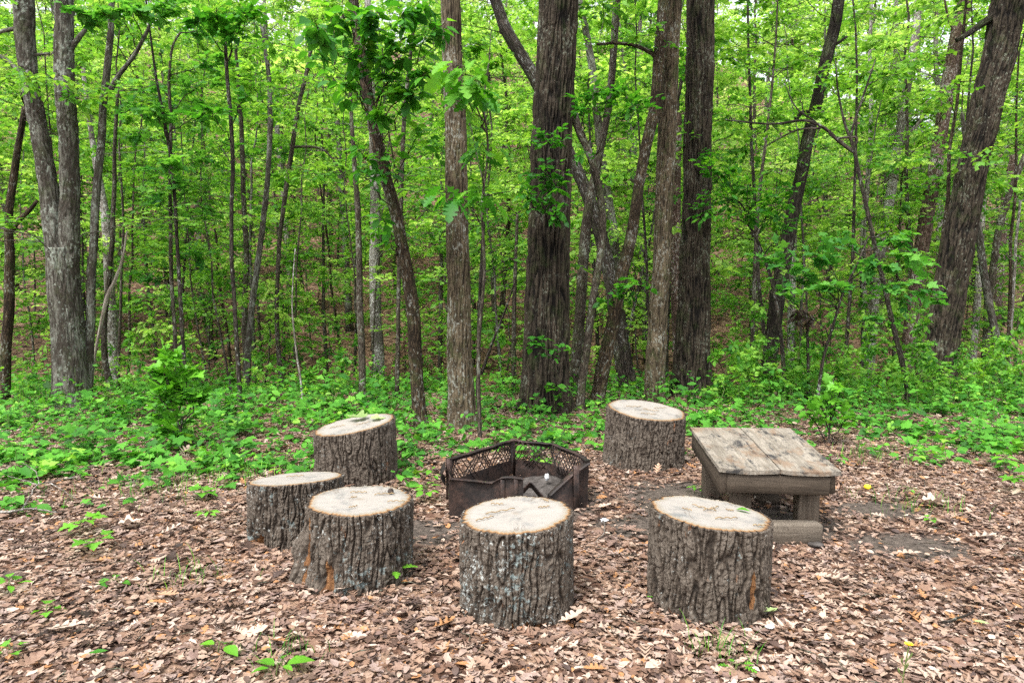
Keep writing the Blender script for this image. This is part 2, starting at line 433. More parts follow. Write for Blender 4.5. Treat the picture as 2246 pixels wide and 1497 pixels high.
def mk_cut():
    m, nt, out = new_mat('sawn_end_grain')
    bk = attr(nt, 'bk').outputs['Vector']; rr = attr(nt, 'rr').outputs['Fac']
    oi = nd(nt, 'ObjectInfo').outputs['Random']
    va = nd(nt, 'VectorMath', operation='ADD'); cb = nd(nt, 'CombineXYZ'); nt.links.new(mth(nt, 'MULTIPLY', oi, 30), cb.inputs[2])
    nt.links.new(bk, va.inputs[0]); nt.links.new(cb.outputs[0], va.inputs[1]); p = va.outputs[0]
    n1 = noise(nt, p, 5, 4, .55); n2 = noise(nt, p, 16, 5, .7); n3 = noise(nt, p, 90, 3, .6)
    rw = mth(nt, 'ADD', rr, mth(nt, 'MULTIPLY', mth(nt, 'SUBTRACT', n1, .5), .09))
    rim = mth(nt, 'ADD', rr, mth(nt, 'MULTIPLY', mth(nt, 'SUBTRACT', n2, .5), .018))
    rings = mth(nt, 'SINE', mth(nt, 'MULTIPLY', rw, 150))
    c = ramp(nt, rw, [(0, (.225, .190, .155)), (.12, (.275, .255, .230)), (.8, (.280, .260, .236)), (.92, (.225, .20, .16))])
    c = mixc(nt, mth(nt, 'MULTIPLY', mth(nt, 'ADD', rings, 1), .10), c, (.20, .155, .105))
    st = mth(nt, 'ADD', mth(nt, 'MULTIPLY', n1, .55), mth(nt, 'MULTIPLY', n2, .5))
    c = mixc(nt, mth(nt, 'MULTIPLY', ramp(nt, st, [(.53, (0, 0, 0)), (.68, (1, 1, 1))]), .75), c, (.125, .132, .130))
    wv = nd(nt, 'TexWave', wave_type='BANDS', bands_direction='Y'); wv.inputs['Scale'].default_value = 26; wv.inputs['Distortion'].default_value = 5; wv.inputs['Detail'].default_value = 3; wv.inputs['Detail Scale'].default_value = 1.2
    nt.links.new(p, wv.inputs['Vector'])
    c = mixc(nt, .14, c, ramp(nt, wv.outputs['Fac'], [(.2, (.45, .40, .34)), (.7, (1, 1, 1))]), 'MULTIPLY')
    ck = ramp(nt, noise(nt, vmap(nt, p, (9, 2.6, 4)), 1, 4, .6, .5), [(.475, (0, 0, 0)), (.49, (1, 1, 1)), (.505, (0, 0, 0))])
    c = mixc(nt, mth(nt, 'MULTIPLY', mth(nt, 'MULTIPLY', ck, ramp(nt, n1, [(.5, (0, 0, 0)), (.6, (1, 1, 1))])), .75), c, (.10, .075, .055))
    c = mixc(nt, ramp(nt, rim, [(.925, (0, 0, 0)), (.945, (1, 1, 1))]), c, ramp(nt, rim, [(.93, (.26, .175, .095)), (.96, (.18, .10, .045)), (.985, (.075, .045, .025))]))
    principled(nt, out, c, .75, bump(nt, mth(nt, 'ADD', mth(nt, 'MULTIPLY', rings, .12), mth(nt, 'ADD', mth(nt, 'MULTIPLY', n3, .5), mth(nt, 'MULTIPLY', wv.outputs['Fac'], .4))), .22, .003), spec=.2)
    return m
M['cut'] = mk_cut()
def mk_wood(name, a, b, stain=None, axis=1, lit=1.0, speck=.5):
    m, nt, out = new_mat(name)
    p = attr(nt, 'bk').outputs['Vector']
    oi = nd(nt, 'ObjectInfo').outputs['Random']
    va = nd(nt, 'VectorMath', operation='ADD'); cb = nd(nt, 'CombineXYZ'); nt.links.new(mth(nt, 'MULTIPLY', oi, 20), cb.inputs[axis])
    nt.links.new(p, va.inputs[0]); nt.links.new(cb.outputs[0], va.inputs[1]); p = va.outputs[0]
    s = [38, 38, 38]; s[axis] = 2.2
    n1 = noise(nt, vmap(nt, p, tuple(s)), 1, 5, .65, .7)
    s2 = [150, 150, 150]; s2[axis] = 7
    n2 = noise(nt, vmap(nt, p, tuple(s2)), 1, 4, .7)
    n3 = noise(nt, p, 7, 4, .6)
    n4 = noise(nt, p, 170, 2, .6)
    t = mth(nt, 'ADD', mth(nt, 'MULTIPLY', n1, .6), mth(nt, 'ADD', mth(nt, 'MULTIPLY', n2, .25), mth(nt, 'MULTIPLY', n3, .25)))
    c = ramp(nt, t, [(.38, a), (.68, b)])
    c = mixc(nt, speck, c, ramp(nt, n4, [(.35, (.45, .43, .4)), (.6, (1, 1, 1))]), 'MULTIPLY')
    if stain:
        s3 = [9, 9, 9]; s3[axis] = 4.5
        k = noise(nt, vmap(nt, p, tuple(s3)), 1, 5, .7, .4)
        k = mth(nt, 'ADD', mth(nt, 'MULTIPLY', k, .75), mth(nt, 'MULTIPLY', n1, .32))
        c = mixc(nt, mth(nt, 'MULTIPLY', ramp(nt, k, [(.545, (0, 0, 0)), (.63, (1, 1, 1))]), .92), c, stain)
        k2 = noise(nt, vmap(nt, p, tuple(s3)), .7, 4, .7, .2)
        c = mixc(nt, mth(nt, 'MULTIPLY', ramp(nt, k2, [(.50, (0, 0, 0)), (.60, (1, 1, 1))]), .6), c, (.17, .105, .062))
    principled(nt, out, c, .8, bump(nt, mth(nt, 'ADD', n1, mth(nt, 'MULTIPLY', n2, .5)), .6, .005), spec=.2)
    return m
M['plank'] = mk_wood('weathered_plank', (.095, .078, .058), (.320, .285, .235), (.022, .022, .023), 1)
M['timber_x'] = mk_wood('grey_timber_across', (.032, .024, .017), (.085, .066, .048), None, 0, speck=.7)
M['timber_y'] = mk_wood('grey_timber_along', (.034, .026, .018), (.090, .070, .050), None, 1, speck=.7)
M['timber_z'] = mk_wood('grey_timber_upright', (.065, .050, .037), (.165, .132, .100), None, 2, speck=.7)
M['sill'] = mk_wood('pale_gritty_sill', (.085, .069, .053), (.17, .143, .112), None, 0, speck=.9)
def mk_rust():
    m, nt, out = new_mat('rusted_steel')
    tc = nd(nt, 'TexCoord').outputs['Object']
    n1 = noise(nt, tc, 9, 6, .65); n2 = noise(nt, tc, 60, 5, .7)
    t = mth(nt, 'ADD', mth(nt, 'MULTIPLY', n1, .7), mth(nt, 'MULTIPLY', n2, .4))
    c = ramp(nt, t, [(.36, (.006, .005, .0045)), (.52, (.020, .014, .012)), (.66, (.058, .034, .026)), (.80, (.13, .10, .09))])
    principled(nt, out, c, .65, bump(nt, t, .5, .006), spec=.4, metal=.25)
    return m
M['rust'] = mk_rust()
def mk_simple(name, a, b, scale=30, rough=.8, sp=.2, bd=.004):
    m, nt, out = new_mat(name)
    tc = nd(nt, 'TexCoord').outputs['Object']
    n1 = noise(nt, tc, scale, 5, .65)
    principled(nt, out, ramp(nt, n1, [(.3, a), (.7, b)]), rough, bump(nt, n1, .5, bd), spec=sp)
    return m
M['ash'] = mk_simple('ash_and_soil', (.018, .015, .013), (.105, .094, .086), 14, .95, .1, .03)
M['yellow'] = mk_simple('yellow_petal', (.75, .50, .02), (.85, .66, .05), 60, .5)
M['white'] = mk_simple('white_scrap', (.55, .57, .58), (.78, .80, .80), 50, .6)
M['catkin'] = mk_simple('brown_catkin', (.17, .115, .06), (.30, .215, .115), 80)
M['nut'] = mk_simple('dark_nut', (.03, .022, .018), (.07, .055, .045), 80)
M['stem'] = mk_simple('green_stem', (.07, .10, .03), (.13, .17, .05), 80)
M['fallen_green'] = leaf_mat('fallen_green_leaf', [(0, (.16, .24, .07)), (1, (.36, .46, .20))], .25, (1.1, 1.1, .8))
M['seedling'] = leaf_mat('seedling_leaf', [(0, (.05, .20, .02)), (1, (.15, .40, .03))], .40, (1.2, 1.25, .6), .4, .3)

# ------------------------------------------------------------------ world, sun, camera
w = bpy.data.worlds.new('World'); SC.world = w; w.use_nodes = True
nt = w.node_tree; nt.nodes.clear()
SUN_EL, SUN_ROT = R(62), R(212)
sky = nt.nodes.new('ShaderNodeTexSky'); sky.sky_type = 'NISHITA'; sky.sun_disc = False
sky.sun_elevation = SUN_EL; sky.sun_rotation = SUN_ROT; sky.dust_density = 3.0; sky.air_density = 1.0
hs = nt.nodes.new('ShaderNodeHueSaturation'); hs.inputs['Saturation'].default_value = .22
bg = nt.nodes.new('ShaderNodeBackground'); bg.inputs['Strength'].default_value = .15
wo = nt.nodes.new('ShaderNodeOutputWorld')
nt.links.new(sky.outputs[0], hs.inputs['Color']); nt.links.new(hs.outputs[0], bg.inputs['Color']); nt.links.new(bg.outputs[0], wo.inputs['Surface'])
sl = bpy.data.lights.new('sun', 'SUN'); sl.energy = 1.5; sl.angle = R(14); sl.color = (1, .975, .94)
so = bpy.data.objects.new('sun', sl); COL.objects.link(so)
from mathutils import Vector
sd = Vector((math.sin(SUN_ROT) * math.cos(SUN_EL), math.cos(SUN_ROT) * math.cos(SUN_EL), math.sin(SUN_EL)))
so.rotation_euler = (-sd).to_track_quat('-Z', 'Y').to_euler(); so.location = (0, 0, 30)
cd = bpy.data.cameras.new('camera'); cd.sensor_width = 36; cd.lens = F / PW * 36; cd.clip_end = 600; cd.clip_start = .05
co = bpy.data.objects.new('camera', cd); COL.objects.link(co); co.location = (0, 0, CAMZ); co.rotation_euler = (math.pi / 2 - PITCH, 0, 0)
SC.camera = co
vs = SC.view_settings; vs.view_transform = 'Standard'; vs.look = 'None'; vs.exposure = 1.72; vs.gamma = 1; vs.use_curve_mapping = False
SC.render.engine = 'CYCLES'
cy = SC.cycles; cy.max_bounces = 8; cy.diffuse_bounces = 6; cy.transmission_bounces = 6; cy.glossy_bounces = 2; cy.use_denoising = False
cy.use_adaptive_sampling = True; cy.adaptive_threshold = .02; cy.sample_clamp_indirect = 10; cy.caustics_reflective = False; cy.caustics_refractive = False

# ------------------------------------------------------------------ ground
ys = np.concatenate([np.arange(-10, 1, .5), np.arange(1, 11, .07), np.arange(11, 40, .4), np.arange(40, 170, 2.5)])
xh = np.concatenate([np.arange(0, 7, .09), 7 * 1.06 ** np.arange(0, 50)]); xs = np.concatenate([-xh[:0:-1], xh])
gx, gy = np.meshgrid(xs, ys); gz = H(gx, gy)
nz = pn(np.stack([gx.ravel() * 6, gy.ravel() * 6, 0 * gx.ravel()], 1)).reshape(gx.shape)
gz = gz + .012 * nz
SOIL = [(.95, 4.35, .55, .30), (2.35, 3.95, .45, .28), (1.75, 4.4, .5, .45), (1.2, 4.95, .5, .5), (.15, 4.9, .62, .55), (-.55, 4.2, .3, .3), (2.5, 4.6, .4, .25), (-3.0, 3.55, .5, .12)]
def soil_at(x, y):
    s = 0
    for a, b, rx, ry in SOIL: s = np.maximum(s, np.exp(-(((x - a) / rx) ** 2 + ((y - b) / ry) ** 2)))
    return s
g = Geo(); g.add(np.stack([gx, gy, gz], -1), [grid_faces(len(ys), len(xs), False)], soil=soil_at(gx, gy).ravel())
tag(g.build('ground', M['ground']), kind='structure')

# ------------------------------------------------------------------ stumps
STUMPS = []        # (x, y, r) footprints, for keeping litter out
def bark_disp(freq, stretch, amp, seed, width=.30):
    def f(bk):
        q = bk * np.array([freq, freq, freq * stretch]) + seed
        wq = q * np.array([.6, .6, 1.6])
        q = q + .50 * np.stack([pn(wq + 3), pn(wq + 31), 0 * q[:, 0]], 1)
        n1 = pn(q); n2 = pn(q * np.array([1.8, 1.8, 1.6]) + 9)
        f1 = sm(np.abs(n1) / width); f2 = sm(np.abs(n2) / (width * .7))
        n3 = pn(bk * np.array([freq * .62, freq * .62, freq * .75]) + seed + 21 + .8 * n1[:, None])
        f3 = sm(np.abs(n3) / .10)                     # cross cracks that break the ridges into plates
        rough = fbm(bk * np.array([freq * 2, freq * 2, freq * 1.1]) + seed, 3)
        lvl = .16 * pn(bk * np.array([freq * .5, freq * .5, freq * .3]) + seed + 50)
        fur = np.clip(.80 * f1 * (.50 + .50 * f2) * (.72 + .28 * f3) + .12 + .13 * rough + lvl, 0, 1)
        return amp * (fur - .8), fur
    return f
def stump(label, px, py, wpx, Htop, a, b, flare=.03, knobs=(), rots=(), seed=0, lean=(0, 0), lich=.4, freq=31, squash=1.0, furw=.24, amp=.020):
    c = gpx(px, py); r = pxw(wpx, c[1]) / 2
    t = thing('tree_stump', label, 'stump', (c[0], c[1], c[2]), 'tree stump seats around the fire ring')
    n, m = 540, 150
    th = np.linspace(0, 2 * math.pi, n, endpoint=False)
    v = np.linspace(0, 1, m)
    TH, VV = np.meshgrid(th, v)
    out_r = 1 + .05 * pn(np.stack([np.cos(TH).ravel() * 1.3 + seed, np.sin(TH).ravel() * 1.3, 0 * TH.ravel()], 1)).reshape(TH.shape)
    out_r += .022 * pn(np.stack([np.cos(TH).ravel() * 4 + seed, np.sin(TH).ravel() * 4, VV.ravel() * .6], 1)).reshape(TH.shape)
    lobes = 1 + .35 * np.sin(TH * 5 + seed)
    rad = r * out_r * (1 + flare * lobes * (1 - VV) ** 3)
    rot = np.zeros_like(TH)
    for kth, kv, sth, sv, am in knobs:
        dth = (TH - kth + math.pi) % (2 * math.pi) - math.pi
        rad = rad + am * np.exp(-(dth / sth) ** 2 - ((VV - kv) / sv) ** 2)
    for kth, kv, sth, sv, am in rots:
        dth = (TH - kth + math.pi) % (2 * math.pi) - math.pi
        wob = fbm(np.stack([TH.ravel() * 8, VV.ravel() * 5, 0 * TH.ravel() + seed], 1), 4).reshape(TH.shape)
        k = np.exp(-((dth / sth) ** 2 + ((VV - kv) / sv) ** 2)) * (1 + .9 * wob)
        rot = np.maximum(rot, np.clip(k * 1.6, 0, 1)); rad = rad - am * sm(np.clip(k * 1.6, 0, 1))
    ux, uy = np.cos(TH), np.sin(TH)
    ztop = Htop + a * ux * r + b * uy * r
    zz = -.06 + (ztop + .06) * VV
    bk = np.stack([ux * r, uy * r, zz], -1).reshape(-1, 3)
    d, fur = bark_disp(freq, .15, amp, seed * 7.1, furw)(bk)
    d = d.reshape(TH.shape) * (1 - .8 * np.clip(rot, 0, 1)); fur = fur.reshape(TH.shape)
    fine = .0045 * fbm(bk * 45 + seed, 3).reshape(TH.shape)
    rr = rad + d + fine
    rr[-1] -= .006; 
    X = c[0] + rr * ux + lean[0] * VV; Y = c[1] + rr * uy * squash + lean[1] * VV; Z = c[2] + zz
    g = Geo(); g.add(np.stack([X, Y, Z], -1), [grid_faces(m, n)], bk=bk, fur=fur.ravel(), rot=rot.ravel(), lich=np.full(TH.size, lich))
    g.build('bark', M['stump_bark'], t)
    # sawn face: rings of vertices out to the bark's own edge
    k = 46; s = np.linspace(0, 1, k)[:, None]
    ex, ey = X[-1] - (c[0] + lean[0]), Y[-1] - (c[1] + lean[1])
    fx, fy = s * ex[None] * .997, s * ey[None] * .997
    bump_ = fbm(np.stack([fx.ravel() * 9 + seed, fy.ravel() * 9, 0 * fx.ravel()], 1), 3).reshape(fx.shape) * .0035
    bump_ -= .004 * sm((s - .93) / .05) * (s > .93)
    fz = c[2] + Htop + a * fx + b * fy * 1.0 + bump_ + .003
    fz[-1] = Z[-1] - .002
    g = Geo(); g.add(np.stack([c[0] + lean[0] + fx, c[1] + lean[1] + fy, fz], -1), [grid_faces(k, n)],
                     bk=np.stack([fx, fy, 0 * fx], -1), rr=np.broadcast_to(s, fx.shape).ravel())
    g.build('cut_face', M['cut'], t)
    STUMPS.append((c[0], c[1], r))
    top = lambda dx, dy: np.array([c[0] + lean[0] + dx * r, c[1] + lean[1] + dy * r, c[2] + Htop + a * dx * r + b * dy * r + .006])
    return t, top
PI = math.pi
_, TOP_BL = stump('tall tilted stump at the rear left with a green leaf on its cut top', 783, 1046, 180, .435, .155, .05, .015, seed=1, lean=(-.01, 0), amp=.016, lich=.3, freq=28)
_, TOP_BR = stump('stump behind the plank table, beside the straight brown tree, hollow low on one side', 1409, 1016, 172, .475, -.09, .10, .05, knobs=[(-.9, .05, .35, .15, .02)], rots=[(-1.05, .02, .16, .13, .07)], seed=2, lean=(.03, 0), amp=.012, lich=.1, freq=36)
_, TOP_L = stump('leftmost stump, raked cut top seen thin, rotten orange hole at its foot', 652, 1168, 205, .345, .055, -.115, .03, rots=[(-2.2, .08, .17, .24, .055), (-2.45, .2, .06, .2, .04)], seed=3, amp=.017, lich=.55, freq=33)
_, TOP_FL = stump('front left stump with flared root knob and an orange rotted streak', 788, 1256, 236, .398, -.01, .0, .05, knobs=[(PI + .15, .50, .22, .16, .05), (PI + .35, .12, .35, .35, .07), (-2.15, .02, .25, .16, .06)], rots=[(-1.93, .20, .10, .26, .018), (-2.45, .5, .05, .3, .006)], seed=4, lean=(.01, .0), amp=.020, lich=.5, freq=27)
_, TOP_FC = stump('front centre stump before the rusty fire ring, blue green lichen on its bark', 1132, 1326, 252, .445, .055, .02, .015, rots=[(-1.35, .04, .35, .12, .035)], seed=5, lean=(.0, .0), amp=.018, lich=.68, freq=32)
_, TOP_FR = stump('front right stump with a scalloped bark rim, standing before the plank table', 1552, 1318, 266, .435, -.095, -.02, .0, rots=[(-1.1, .42, .035, .20, .007)], seed=6, lean=(.005, 0), amp=.019, lich=.15, freq=30)

# debris on the cut tops
def catkin(top, label, dx, dy, ang, ln, curl=.6, thick=.0026):
    t = np.linspace(0, 1, 14); o = top(dx, dy)
    th = ang + curl * (t - .5); P = np.stack([np.cumsum(np.cos(th)) * ln / 14, np.cumsum(np.sin(th)) * ln / 14, .004 + .006 * np.sin(t * 9) ** 2], 1)
    P[:, :2] -= P[:, :2].mean(0)
    # follow the slope of the top
    for i in range(len(P)):
        P[i] = o + np.array([P[i, 0], P[i, 1], P[i, 2]])
    sl = (top(dx + .1, dy)[2] - top(dx, dy)[2], top(dx, dy + .1)[2] - top(dx, dy)[2]); rr = np.linalg.norm(top(dx + .1, dy)[:2] - top(dx, dy)[:2]) + 1e-6
    P[:, 2] += (P[:, 0] - o[0]) * sl[0] / rr + (P[:, 1] - o[1]) * sl[1] / rr
    g = Geo(); tube(g, P, thick * (1 + .25 * np.sin(np.arange(14) * 2.4)), 5)
    tag(g.build('dry_catkin', M['catkin'], org=o), label, 'catkin', 'dry catkins fallen on the stump tops')
for top, where, lst in (
    (TOP_FC, 'the front centre stump', [(-.55, -.28, .5, .10, 'thickest catkin, left of middle on'), (-.28, .05, .35, .16, 'long bent catkin near the middle of'), (.5, .15, .1, .06, 'short catkin toward the right rim of'), (-.35, .45, -.3, .07, 'small catkin near the back rim of'), (.55, .5, 2.3, .04, 'tiny catkin at the back right of')]),
    (TOP_FR, 'the front right stump', [(.05, .12, .7, .14, 'long curled catkin in the middle of'), (-.08, .12, 2.6, .13, 'thin catkin crossing the middle of'), (.15, -.38, .3, .13, 'straight catkin on the near half of'), (.6, -.62, .2, .07, 'short catkin at the near right rim of'), (-.42, -.08, 2.7, .05, 'short pale catkin on the left part of'), (.36, .12, 2.9, .04, 'stubby catkin right of the middle on')]),
    (TOP_FL, 'the front left stump', [(-.1, .35, 0., .10, 'long catkin behind the middle of'), (.42, .25, .2, .12, 'curled catkin beside the dark nut on'), (.0, -.55, .6, .05, 'short catkin near the front rim of'), (-.12, .02, .1, .035, 'stub of a catkin in the middle of'), (.72, -.2, .1, .10, 'catkin along the right rim of')]),
    (TOP_BR, 'the stump behind the table', [(-.3, .1, .2, .16, 'long wavy catkin on the left of'), (.1, -.1, -.3, .15, 'long catkin in the middle of'), (.4, .2, .4, .14, 'catkin on the right of'), (-.05, -.5, .0, .14, 'catkin near the front rim of')]),
    (TOP_L, 'the raked leftmost stump', [(-.05, .1, .1, .12, 'brown catkin in the middle of')]),
    (TOP_BL, 'the rear left stump', [(-.4, -.1, .2, .13, 'long catkin on the left of'), (.25, -.2, .4, .12, 'catkin below the green leaf on')])):
    for dx, dy, an, ln, ph in lst: catkin(top, ph + ' ' + where, dx, dy, an, ln, random.uniform(-.9, .9))
# nut on the front left stump
th = np.linspace(0, 2 * PI, 14, endpoint=False); pr = [(.0, .0), (.012, .001), (.017, .008), (.016, .017), (.011, .022), (.013, .025), (.005, .028), (0, .027)]
V = np.array([[r_ * math.cos(a), r_ * math.sin(a), z] for r_, z in pr for a in th]) + TOP_FL(.52, .36)
tag(Geo().add(V, [grid_faces(len(pr), 14)]).build('nut', M['nut'], org=TOP_FL(.52, .36)), 'dark round nut lying on the front left stump', 'nut')

# ------------------------------------------------------------------ plank table
FL, FR, BR, BL = np.array([1.256, 4.05, .440]), np.array([1.976, 4.05, .416]), np.array([2.06, 5.03, .494]), np.array([1.335, 5.03, .500])
gt = gpx(1700, 1150)
tb = thing('plank_table', 'low weathered plank table with sloping top on stout timber legs', 'table', (1.65, 4.5, Hs(1.65, 4.5)))
def bil(u, v): return (FL * (1 - u) + FR * u) * (1 - v) + (BL * (1 - u) + BR * u) * v
def plank(u0, u1, thick=.026, seed=0.):
    nu, nv = 14, 40
    U, Vv = np.meshgrid(np.linspace(0, 1, nu), np.linspace(0, 1, nv))
    e = .004 * pn(np.stack([Vv.ravel() * 7 + seed, 0 * U.ravel(), 0 * U.ravel()], 1)).reshape(U.shape)
    UU = u0 + (u1 - u0) * U + e * np.where(U < .5, 1, -1) * (np.abs(U - .5) > .45)
    top = bil(UU[..., None], Vv[..., None])
    cup = .010 * (2 * U - 1) ** 2 * (1 - Vv) + .004 * pn(np.stack([U.ravel() * 3 + seed, Vv.ravel() * 4, 0 * U.ravel()], 1)).reshape(U.shape)
    top = top.copy(); top[..., 2] += cup
    edge = ((U == 0) | (U == 1) | (Vv == 0) | (Vv == 1)); top[..., 2] -= .003 * edge
    bot = top.copy(); bot[..., 2] -= thick
    g = Geo(); bkT = np.stack([UU * .72, Vv, 0 * U + seed], -1)
    g.add(top, [grid_faces(nv, nu, False)], bk=bkT); g.add(bot, [grid_faces(nv, nu, False)[:, ::-1]], bk=bkT)
    per = [(0, j) for j in range(nu)] + [(i, nu - 1) for i in range(1, nv)] + [(nv - 1, j) for j in range(nu - 2, -1, -1)] + [(i, 0) for i in range(nv - 2, 0, -1)]
    I = np.array(per); a = top[I[:, 0], I[:, 1]]; b = bot[I[:, 0], I[:, 1]]; n = len(I); bb = bkT[I[:, 0], I[:, 1]]
    j = np.arange(n); q = np.stack([j, n + j, n + (j + 1) % n, (j + 1) % n], 1)
    g.add(np.vstack([a, b]), [q], bk=np.vstack([bb, bb + [0, 0, .03]]))
    g.build('plank', M['plank'], tb, smooth=False)
plank(-.012, .494, seed=1.); plank(.506, 1.012, seed=5.)
def quadbeam(name, p0, p1, wd, ht, mat, sunk=0.):
    """beam between two points whose top centre line is p0-p1"""
    p0 = np.asarray(p0, float); p1 = np.asarray(p1, float); d = p1 - p0; L = np.linalg.norm(d)
    g = Geo(); box(g, (0, 0, 0), *( (L, wd, ht)), bev=.006, jit=.0012)
    V = g.V[0]; ex = d / L; ey = np.cross([0, 0, 1], ex); ey /= np.linalg.norm(ey); ez = np.cross(ex, ey)
    W = (p0 + p1) / 2 - ez * ht / 2 + V[:, :1] * ex + V[:, 1:2] * ey + V[:, 2:] * ez
    g.V[0] = W
    return g.build(name, mat, tb, smooth=False)
dz = np.array([0, 0, -.036])
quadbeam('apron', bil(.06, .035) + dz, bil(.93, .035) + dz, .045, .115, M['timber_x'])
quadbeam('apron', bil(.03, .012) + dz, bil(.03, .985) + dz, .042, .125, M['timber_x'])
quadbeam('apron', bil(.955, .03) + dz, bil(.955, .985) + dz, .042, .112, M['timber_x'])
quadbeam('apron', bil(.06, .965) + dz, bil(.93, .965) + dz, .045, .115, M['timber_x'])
def leg(px, Y, w_, d_, ztop, zbot=-.03):
    x = (px - PW / 2) / F * Y; z0 = Hs(x, Y) + zbot
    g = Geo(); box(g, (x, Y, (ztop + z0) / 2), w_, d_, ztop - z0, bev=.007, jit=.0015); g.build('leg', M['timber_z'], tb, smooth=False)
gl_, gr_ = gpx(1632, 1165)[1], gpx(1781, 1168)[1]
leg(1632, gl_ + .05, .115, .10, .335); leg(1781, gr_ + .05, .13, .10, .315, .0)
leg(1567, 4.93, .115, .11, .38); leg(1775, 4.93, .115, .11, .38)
sf = gpx(1745, 1195)[1]; sz = at(1745, 1150, sf)[2]; sx0, sx1 = at(1600, 1150, sf)[0], at(1807, 1150, sf)[0]
g = Geo(); box(g, ((sx0 + sx1) / 2, sf + .05, sz / 2 - .02), sx1 - sx0, .10, sz + .04, bev=.012, jit=.002); g.build('base_sill', M['sill'], tb, smooth=False)
x = (1695 - PW / 2) / F * 4.75
g = Geo(); box(g, (x, 4.78, Hs(x, 4.78) + .05), .14, .12, .12, .1, bev=.01, jit=.002); g.build('foot_block', M['timber_x'], tb, smooth=False)

# ------------------------------------------------------------------ rusty fire ring
RH = .31
ring = thing('fire_ring', 'rusty buckled steel fire ring with lattice back panels behind the centre stump', 'fire ring', (.05, 4.95, Hs(.05, 4.95)))
def gz_(p): return np.array([p[0], p[1], Hs(p[0], p[1])])
vA, vB, vB2, vC = zplane(985, 1006, RH), zplane(1125, 963, RH), zplane(1207, 971, RH), zplane(1279, 1000, RH)
vL, vD = np.array([-.41, 4.44, .30]), np.array([.535, 4.74, .30])
def sheet(name, fn, nu, nv, thick=.006, mat=None, nrmv=None):
    U, Vv = np.meshgrid(np.linspace(0, 1, nu), np.linspace(0, 1, nv))
    P = fn(U, Vv); du = np.gradient(P, axis=1); dv = np.gradient(P, axis=0)
    N = nrm(np.cross(du, dv)); A = P + N * thick / 2; B = P - N * thick / 2
    g = Geo(); f = grid_faces(nv, nu, False)
    g.add(A, [f]); g.add(B, [f[:, ::-1]])
    I = np.array([(0, j) for j in range(nu)] + [(i, nu - 1) for i in range(1, nv)] + [(nv - 1, j) for j in range(nu - 2, -1, -1)] + [(i, 0) for i in range(nv - 2, 0, -1)])
    n = len(I); j = np.arange(n)
    g.add(np.vstack([A[I[:, 0], I[:, 1]], B[I[:, 0], I[:, 1]]]), [np.stack([j, n + j, n + (j + 1) % n, (j + 1) % n], 1)])
    return g.build(name, mat or M['rust'], ring, smooth=False)
def panel_fn(p, q, z0, z1, wob=.02, bow=0., seed=0.):
    def fn(U, V):
        P = p + (q - p) * U[..., None]; zb = Hs((p[0] + q[0]) / 2, (p[1] + q[1]) / 2)
        P = P.copy(); P[..., 2] = zb + z0 + (z1 - z0) * V
        d = q - p; n_ = np.array([-d[1], d[0], 0]) / np.linalg.norm(d[:2])
        w_ = wob * pn(np.stack([U.ravel() * 4 + seed, V.ravel() * 3, 0 * U.ravel()], 1)).reshape(U.shape) + bow * np.sin(U * PI) * V
        return P + n_ * w_[..., None]
    return fn
def lattice(p, q, z0, z1):
    """expanded-metal lattice of thin crossing bars"""
    g = Geo(); d = q - p; L = np.linalg.norm(d[:2]); zb = Hs((p[0] + q[0]) / 2, (p[1] + q[1]) / 2); hgt = z1 - z0
    step = .036
    for sgn in (1, -1):
        k = -hgt
        while k < L + hgt:
            a0, a1 = (k, k + hgt * .8) if sgn > 0 else (k + hgt * .8, k)
            # clip the bar to the panel
            t0, t1 = 0., 1.
            for lo in (0., L):
                pass
            xs_ = np.array([a0, a1])
            dx = xs_[1] - xs_[0]
            ta, tb_ = sorted(((0 - a0) / dx, (L - a0) / dx)); t0, t1 = max(0, ta), min(1, tb_)
            if t1 - t0 > .05 and rng.random() > .18:
                P = []
                for t in np.linspace(t0, t1, 5):
                    xx = a0 + dx * t; zz = z0 + hgt * t
                    w_ = .012 * math.sin(xx * 17 + zz * 11)
                    P.append([p[0] + d[0] * xx / L + w_, p[1] + d[1] * xx / L + w_, zb + zz])
                tube(g, np.array(P), .0042, 4)
            k += step * rng.uniform(.8, 1.25)
    return g.build('mesh_panel', M['rust'], ring, smooth=False)
def rim(pts, w_=.035, t_=.008, seed=0):
    """angle-iron rim: a flat flange lying on top and a lip hanging inside"""
    pts = [np.asarray(p, float) for p in pts]
    P = smooth_poly(pts, 24) if len(pts) > 2 else pts[0] + (pts[1] - pts[0]) * np.linspace(0, 1, 12)[:, None]
    P = P + .010 * np.stack([pn(P * 6 + seed), pn(P * 6 + 5 + seed), pn(P * 6 + 11 + seed)], 1)
    d = np.gradient(P, axis=0); s = nrm(np.cross(d, [0, 0, 1])); u = np.array([0, 0, 1.])
    prof = [(-w_ / 2, 0), (w_ / 2, 0), (w_ / 2, -t_), (-w_ / 2 + t_, -t_), (-w_ / 2 + t_, -w_), (-w_ / 2, -w_)]
    V = np.stack([P + s * a + u * b for a, b in prof], 1)
    n = len(P); k = len(prof)
    g = Geo(); g.add(V.reshape(-1, 3), [grid_faces(n, k), [[0, 1, 2, 3], [0, 3, 4, 5]], [[(n - 1) * k + i for i in l] for l in ([3, 2, 1, 0], [5, 4, 3, 0])]])
    return g.build('rim_rail', M['rust'], ring, smooth=False)
for (p, q) in ((vA, vB), (vB, vB2), (vB2, vC)):
    lattice(p, q, .10, RH - .005); sheet('back_panel', panel_fn(p, q, -.02, .15, .012, seed=p[0] * 9), 12, 6)
    rim([p, q], seed=p[0])
